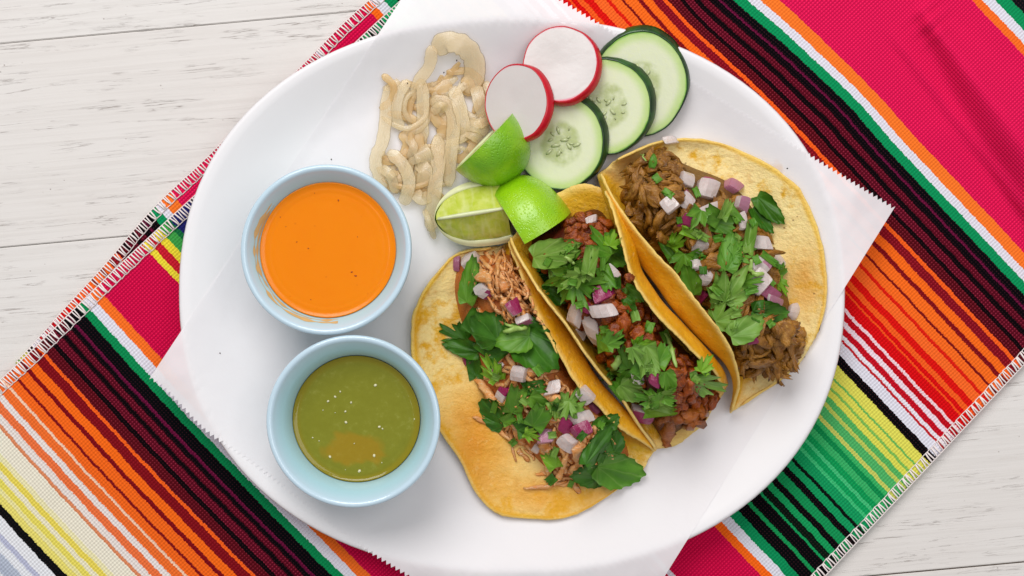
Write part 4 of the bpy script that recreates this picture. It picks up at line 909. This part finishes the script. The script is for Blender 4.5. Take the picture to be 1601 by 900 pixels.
# ------------------------------------------------------------------ cucumber, radish
def slice_root(name, label, cat, px, py, z, tdir, tilt):
    c = W(px, py, z); o = empty(name, c); d = Vector((tdir[0], tdir[1], 0)).normalized()
    ax = d.cross(Vector((0, 0, 1))); o.rotation_mode = 'QUATERNION'
    o.rotation_quaternion = Matrix.Rotation(tilt, 3, ax).to_quaternion()          # raises the +d side
    return tag(o, label, cat)
def disc(rx, ry, th, n, bev, taper, seed, wav, ins=.965, shear=(0, 0)):
    """top, side and underside of a slice: returns flesh and skin as separate verts/faces"""
    def rad(a): return 1 + wav * nz((math.cos(a) * 1.6, math.sin(a) * 1.6), 1, seed) + .35 * wav * nz((math.cos(a) * 5, math.sin(a) * 5), 1, seed + 2)
    A = [2 * math.pi * i / n for i in range(n)]
    fl = []; prof = [(0, th / 2 - .0003), (.3, th / 2 - .0002), (.45, th / 2 - .0001), (.7, th / 2), (.9, th / 2), (ins, th / 2)]
    for a in A:
        for r, z in prof: r = r if r < .92 else r * (1 + .012 * nz((math.cos(a) * 7, math.sin(a) * 7), 1, seed + 9)); fl.append((rx * r * rad(a) * math.cos(a), ry * r * rad(a) * math.sin(a), z))
    FF = grid_faces(n, len(prof), True); sk = []
    p2 = [(ins - .01, th / 2 - .0006), (ins - .003, th / 2 + .0001), (ins + .02, th / 2 + .0001), (1.0, th / 2 - bev), (1.0 + taper * .5, 0), (1.0 + taper, -th / 2 + bev), (.98 + taper, -th / 2), (.5, -th / 2), (0.0001, -th / 2)]
    for a in A:
        for r, z in p2: t_ = (th / 2 - z) / th; sk.append((rx * r * rad(a) * math.cos(a) + shear[0] * t_, ry * r * rad(a) * math.sin(a) + shear[1] * t_, z))
    return fl, FF, sk, grid_faces(n, len(p2), True)
seed_me = flake('seed', .0017, .0007, .0003, M['cseed'], 7)
def cucumber(label, px, py, rx, ry, z, tdir, tilt, seed, nseed=14):
    k = S0 * (CAMH - z) / CAMH; root = slice_root('cucumber_slice', label, 'cucumber slice', px, py, z, tdir, tilt)
    fl, ff, sk, fs = disc(rx * k, ry * k, .0042, 64, .0006, .02, seed, .035, .962, (tdir[0] * .0019, tdir[1] * .0019))
    rel = [0, .3, .45, .7, .9, .962]; fo = link('flesh', new_mesh('flesh', fl, [q[::-1] for q in ff], M['cuc'], uvs=[(rel[i % 6], 0) for i in range(len(fl))]), root); link('skin', new_mesh('skin', sk, [q[::-1] for q in fs], M['cskin']), root)
    r = random.Random(seed)
    for i in range(nseed):
        a = 2 * math.pi * i / nseed + r.uniform(-.6, .6); d = r.uniform(.0022, .0082)
        o = link('seed', seed_me, fo, (d * math.cos(a), d * math.sin(a), .0020), (r.uniform(-.2, .2), 0, a + r.uniform(-.7, .7))); s = r.uniform(.55, 1.25); o.scale = (s, s, 1)
    bpy.context.view_layer.update()
    m = root.matrix_basis; SUP.add_raw([m @ Vector(v) for v in sk], fs); return root
g = 'cucumber slices fanned at the top of the plate'
cu1 = cucumber('cucumber slice at the far right of the fan, lowest and furthest from the lime', 1000, 131, 74, 83, .0180, (.3, .95), R(12), 3)
cu2 = cucumber('middle cucumber slice of the fan, overlapping the right one', 948, 167, 72, 76, .0182, (.82, .58), R(12), 8)
cu3 = cucumber('cucumber slice nearest the limes and radishes, on top of the fan', 877, 223, 70, 75, .0178, (.85, .53), R(11), 15)
for o in (cu1, cu2, cu3): o['group'] = g
def radish(label, px, py, rx, ry, z, tdir, tilt, seed):
    k = S0 * (CAMH - z) / CAMH; root = slice_root('radish_slice', label, 'radish slice', px, py, z, tdir, tilt); root['group'] = 'radish slices at the top of the plate'
    fl, ff, sk, fs = disc(rx * k, ry * k, .0040, 64, .0008, .02, seed, .03, .952, (tdir[0] * .0014, tdir[1] * .0014))
    link('flesh', new_mesh('flesh', fl, [q[::-1] for q in ff], M['rad']), root); link('skin', new_mesh('skin', sk, [q[::-1] for q in fs], M['rskin']), root)
    bpy.context.view_layer.update(); m = root.matrix_basis; SUP.add_raw([m @ Vector(v) for v in sk], fs); return root
radish('upper radish slice, leaning on the cucumber with red skin at its lower right', 876, 101, 60, 62, .0242, (.85, -.5), R(11), 4)
radish('lower radish slice, between the cooked onions and the cucumber, partly behind the lime', 809, 161, 53, 62, .0245, (1, -.12), R(20), 9)

# ------------------------------------------------------------------ cooked onion strips
STR = [  # points, width px, tone
 ([(672, 165), (680, 185), (700, 205)], 16, 'cooked_dark'), ([(705, 128), (690, 140), (675, 150)], 18, 'cooked_dark'), ([(690, 180), (700, 195), (690, 215)], 22, 'cooked_dark'), ([(725, 120), (735, 135), (728, 150)], 16, 'cooked_dark'), ([(630, 205), (640, 225), (632, 250)], 20, 'cooked_dark'), ([(612, 270), (620, 285), (612, 300)], 20, 'cooked_dark'), ([(650, 270), (668, 285), (655, 305)], 24, 'cooked_dark'),
 ([(725, 210), (740, 225), (728, 245), (712, 250)], 14, 'cooked_dark'), ([(648, 200), (655, 225), (645, 245)], 18, 'cooked_dark'), ([(695, 225), (690, 250), (700, 275)], 20, 'cooked_dark'),
 ([(682, 84), (696, 68), (722, 72), (740, 92), (742, 120), (728, 146)], 31, 'cooked'), ([(676, 72), (672, 105), (655, 130), (650, 158)], 18, 'cooked'), ([(624, 126), (608, 150), (604, 190), (599, 224), (589, 248), (593, 273), (608, 292)], 19, 'cooked'),
 ([(640, 126), (626, 150), (621, 180), (628, 204)], 15, 'cooked'), ([(650, 130), (661, 140), (662, 175), (660, 226)], 19, 'cooked'), ([(708, 136), (718, 165), (725, 198), (720, 222)], 21, 'cooked'), ([(672, 161), (694, 161), (709, 182), (708, 225), (704, 255), (702, 292)], 20, 'cooked'),
 ([(685, 212), (686, 253), (682, 290), (677, 327), (674, 362)], 21, 'cooked'), ([(608, 237), (630, 257), (641, 283), (637, 305), (630, 320)], 19, 'cooked'), ([(596, 262), (612, 276), (620, 302)], 15, 'cooked'), ([(638, 215), (648, 232), (640, 250)], 13, 'cooked'), ([(655, 230), (662, 242), (668, 264)], 26, 'cooked'), ([(640, 255), (655, 250), (668, 246)], 12, 'cooked'), ([(656, 255), (666, 270), (660, 294)], 22, 'cooked'), ([(648, 300), (660, 312), (674, 306)], 19, 'cooked'),
 ([(760, 128), (768, 160), (763, 196)], 13, 'cooked'), ([(774, 136), (782, 164), (779, 194)], 17, 'cooked'), ([(744, 136), (750, 160), (757, 186)], 20, 'cooked'), ([(728, 196), (745, 200), (764, 208)], 18, 'cooked'), ([(728, 206), (742, 214), (754, 222)], 16, 'cooked'), ([(735, 190), (750, 196), (766, 188)], 14, 'cooked'), ([(716, 240), (722, 233), (734, 240)], 6, 'cooked'), ([(664, 328), (673, 350), (680, 374)], 9, 'cooked'), ([(606, 286), (613, 276), (621, 268)], 11, 'cooked'), ([(700, 175), (690, 168), (676, 178)], 14, 'cooked')]
zone = [(602, 150), (640, 135), (700, 120), (745, 100), (756, 130), (776, 150), (780, 200), (740, 225), (705, 250), (690, 320), (640, 310), (600, 290)]
extra = []
for px, py in scatter(zone, 110, 7):
    a = rnd.uniform(0, 6.28); L = rnd.uniform(30, 62); k = rnd.uniform(.3, .9) * rnd.choice((-1, 1))
    pts = []
    for q in range(4):
        t = (q - 1.5) / 1.5; b = a + k * t; pts.append((px + L * t * math.cos(b), py + L * t * math.sin(b)))
    if all(inside(x, y, [(592, 120), (680, 70), (760, 70), (775, 200), (720, 240), (690, 340), (640, 320), (590, 290)]) for x, y in pts): extra.append((pts, rnd.uniform(8, 13), rnd.choice(('cooked', 'cooked_dark', 'cooked'))))
STR = extra[:20] + STR[:10] + extra[20:30] + STR[10:] 
ol = []
for i, (pts, wd, tone) in enumerate(STR):
    n = max(18, 7 * len(pts)); C = catmull([(p[0], p[1]) for p in pts], n); P = []
    hw = wd * .5 * S0 * 1.06
    for px, py in C:
        g_ = W(px, py, .013); h_ = PAP.h(g_.x, g_.y, ZF); P.append(W(px, py, h_))
    zs = [p.z for p in P]
    for _ in range(16): zs = [(zs[max(k - 1, 0)] + zs[k] * 2 + zs[min(k + 1, n - 1)]) / 4 for k in range(n)]
    hi_ = .0003 + .00008 * i
    top_ = [a + hi_ * (.45 + .55 * math.sin(math.pi * k / (n - 1))) + .0005 * nz((k * .09, i * 2.7), 1, 5) * min(1, i / 12) for k, a in enumerate(zs)]
    top_ = [max(a, b.z) for a, b in zip(top_, P)]
    V, F, UVs = [], [], []; nn = 12
    for k, p in enumerate(P):
        d = (P[min(k + 1, n - 1)] - P[max(k - 1, 0)]); d.z = 0; d.normalize(); s = Vector((d.y, -d.x, 0))
        t = k / (n - 1); e = hw * (.45 + .55 * min(1, math.sin(math.pi * t) * 4)) * (1 + .16 * nz((k * .4, i), 1, 3)); base = top_[k] + .0004
        tw = .25 * nz((k * .10, i * 3.3), 1, 6)
        for q in range(nn):
            a = 2 * math.pi * q / nn; x = math.cos(a) * e; z = math.sin(a) * .00042 * (1.3 - abs(math.cos(a))) + .025 * e * math.cos(2 * a) * (1 if i % 2 else -1) + x * tw * .5
            V.append(Vector((p.x, p.y, base + .0004)) + s * x + Vector((0, 0, z))); UVs.append((math.cos(a) * .5 + .5, t * n / 12))
    for k in range(n - 1):
        for q in range(nn): a, b = k * nn + q, k * nn + (q + 1) % nn; F.append((a, b, b + nn, a + nn))
    F.append(tuple(range(nn))[::-1]); F.append(tuple((n - 1) * nn + q for q in range(nn)))
    c = P[n // 2].copy(); o = link('onion_strip', new_mesh('onion_strip', [v - c for v in V], F, M[tone], solid=True, uvs=UVs), loc=c); SUP.add(o); ol.append((o, pts, tone, wd))
for o, pts, tone, wd in sorted(ol, key=lambda e: e[1][0][1]):
    kind = 'broad ' if wd >= 19 else 'narrow '
    k = kind + ('golden cooked onion strip' if tone == 'cooked_dark' else ('long winding pale cooked onion strip' if len(pts) > 4 else 'pale cooked onion strip'))
    tag(o, nth(k, 'in the pile'), 'onion', 'cooked onion strips piled on the plate')

# ------------------------------------------------------------------ lime wedges
def lime(label, loc, axis_deg, a, r, x0, w0, w1, rind, roll, px_nub=False, seed=0):
    """wedge of an ellipsoid: local X along the fruit, cut planes at angles w0 and w1 about X"""
    root = empty('lime_wedge', loc); root.rotation_euler = (0, 0, R(axis_deg)); tag(root, label, 'lime wedge', 'lime wedges at the middle of the plate')
    nx, nw = 26, 26; X = [x0 + (a - x0) * (.5 - .5 * math.cos(math.pi * i / (nx - 1))) if x0 <= -a else x0 + (a - x0) * math.sin(math.pi / 2 * i / (nx - 1)) for i in range(nx)]
    def rr(x, sc=1.0):
        t = min(1, abs(x) / a); return r * sc * max(0, 1 - t ** 2.5) ** .52
    V = []
    for x in X:
        for j in range(nw):
            w_ = R(w0 + (w1 - w0) * j / (nw - 1)) + roll; q = rr(x) * (1 + .012 * nz((x * 90, w_), 1, seed)); V.append((x, q * math.cos(w_), q * math.sin(w_)))
    ro = link('rind', new_mesh('rind', V, grid_faces(nx, nw, flip=True), M[rind]), root)
    nub_x = a
    def face(wd, sgn):
        """one cut face: pith band along the rind, pulp set slightly in, membrane along the core"""
        w_ = R(wd) + roll; c_, s_ = math.cos(w_), math.sin(w_); nrm = Vector((0, -s_, c_)) * sgn
        Vp, Vq = [], []; fr = [0, .06, .2, .4, .6, .76, .83, .87]
        for x in X:
            k = min(1, 4 * (x - x0) / (a - x0), 6 * (a - x) / (a - x0)) if x0 <= -a else min(1, 6 * (a - x) / (a - x0))
            for f in fr:
                q = rr(x) * f; d = -.00025 - .0004 * math.sin(f * 7 + x * 500) * (1 if .05 < f < .8 else 0)
                if f >= .83: d = -.0008
                Vq.append(Vector((x * .96 + .04 * (x0 + a) / 2, q * c_, q * s_)) + nrm * (d))
            for f in (.83, .845, .93, 1.0):
                q = rr(x) * f; d = -.0007 if f == .83 else (.0001 if f < 1 else 0)
                Vp.append(Vector((x, q * c_, q * s_)) + nrm * d)
        fl = sgn < 0
        link('pulp', new_mesh('pulp', Vq, grid_faces(nx, len(fr), flip=fl), M['pulp']), root); link('pith', new_mesh('pith', Vp, grid_faces(nx, 4, flip=fl), M['pith']), root)
    face(w1, 1); face(w0, -1)
    if x0 > -a:                                            # crosswise cut: pith rim, then pulp
        ra = rr(x0); ring = [R(w0 + (w1 - w0) * j / (nw - 1)) + roll for j in range(nw)]
        V = [(x0 + .0003, 0, 0)]
        for f in (.5, .82):
            for t in ring: V.append((x0 + (.0002 if f < .8 else .0006), ra * f * math.cos(t), ra * f * math.sin(t)))
        F = [(0, 1 + j, 2 + j) for j in range(nw - 1)] + [(1 + j, 1 + nw + j, 2 + nw + j, 2 + j) for j in range(nw - 1)]
        link('pulp', new_mesh('pulp', V, F, M['pulp']), root)
        V = []
        for f in (.8, .84, .93, 1.0):
            for t in ring: V.append((x0 + (.0007 if f == .8 else -.0001 * (f < 1)), ra * f * math.cos(t), ra * f * math.sin(t)))
        link('pith', new_mesh('pith', V, grid_faces(4, nw), M['pith']), root)
    # membrane ridge along the core edge
    P = [Vector((x0 + (a - x0) * (.04 + .92 * i / 9), 0, 0)) for i in range(10)]
    bis = R((w0 + w1) / 2) + roll
    for i, p in enumerate(P): p.y += math.cos(bis) * .0004; p.z += math.sin(bis) * .0004
    v, f = tube(P, [.0011 * (.5 + .5 * math.sin(math.pi * (i + .5) / 10)) for i in range(10)], 7)
    link('membrane', new_mesh('membrane', v, f, M['membrane']), root)
    if px_nub:
        me = lump('stem_scar', M['nub'], 5, (1, 1, 1), .3, 2); o = link('stem_scar', me, ro, (a - .0004, 0.0008 * math.cos(bis), .0012)); o.scale = (.0014, .0016, .0014)
    bpy.context.view_layer.update(); return root
K = S0 * .965
# rind-down wedge showing its pulp (lower left)
p = W(766, 330, ZF + .016)
lime('lime wedge showing its cut pulp, lower left of the three', (p.x, p.y, ZF + .0205), 189, 86 * K, 70 * K, -29 * K, -140, -42, 'rind', 0, seed=2)
# rind-up wedges
p = W(797, 330, ZF + .008)
d3 = math.degrees(math.atan2(.50, .86))
lime('bright lime wedge with its rind up, lower right of the three with a stem scar', (*W(836, 363, ZF + .004).xy, ZF + .0022), 31, 66 * K, 96 * K, -25 * K, 2, 96, 'rind2', 0, True, seed=5)
lime('darker lime wedge with its rind up, resting on top of the other two', (*W(756, 218, ZF + .012).xy, ZF + .0070), 45, 64 * K, 78 * K, -64 * K, 97, 178, 'rind', 0, seed=8)

# pepper and crumbs on paper and tortillas
pm = flake('pepper_fleck', .0004, .0003, .0002, M['pepper'], 3)
for i, (px, py) in enumerate(((518, 249), (714, 94), (694, 113), (637, 130), (344, 552), (1231, 263))):
    o = set_down('pepper_fleck', pm, px, py, .0006, rnd.uniform(0, 6), .0001); tag(o, 'tiny black pepper fleck ' + ['just above the orange sauce ramekin', 'on the topmost onion loop', 'below the topmost onion loop', 'at the upper left of the onion pile', 'on white paper left of the two ramekins', 'on white paper right of the right taco'][i], 'pepper fleck')
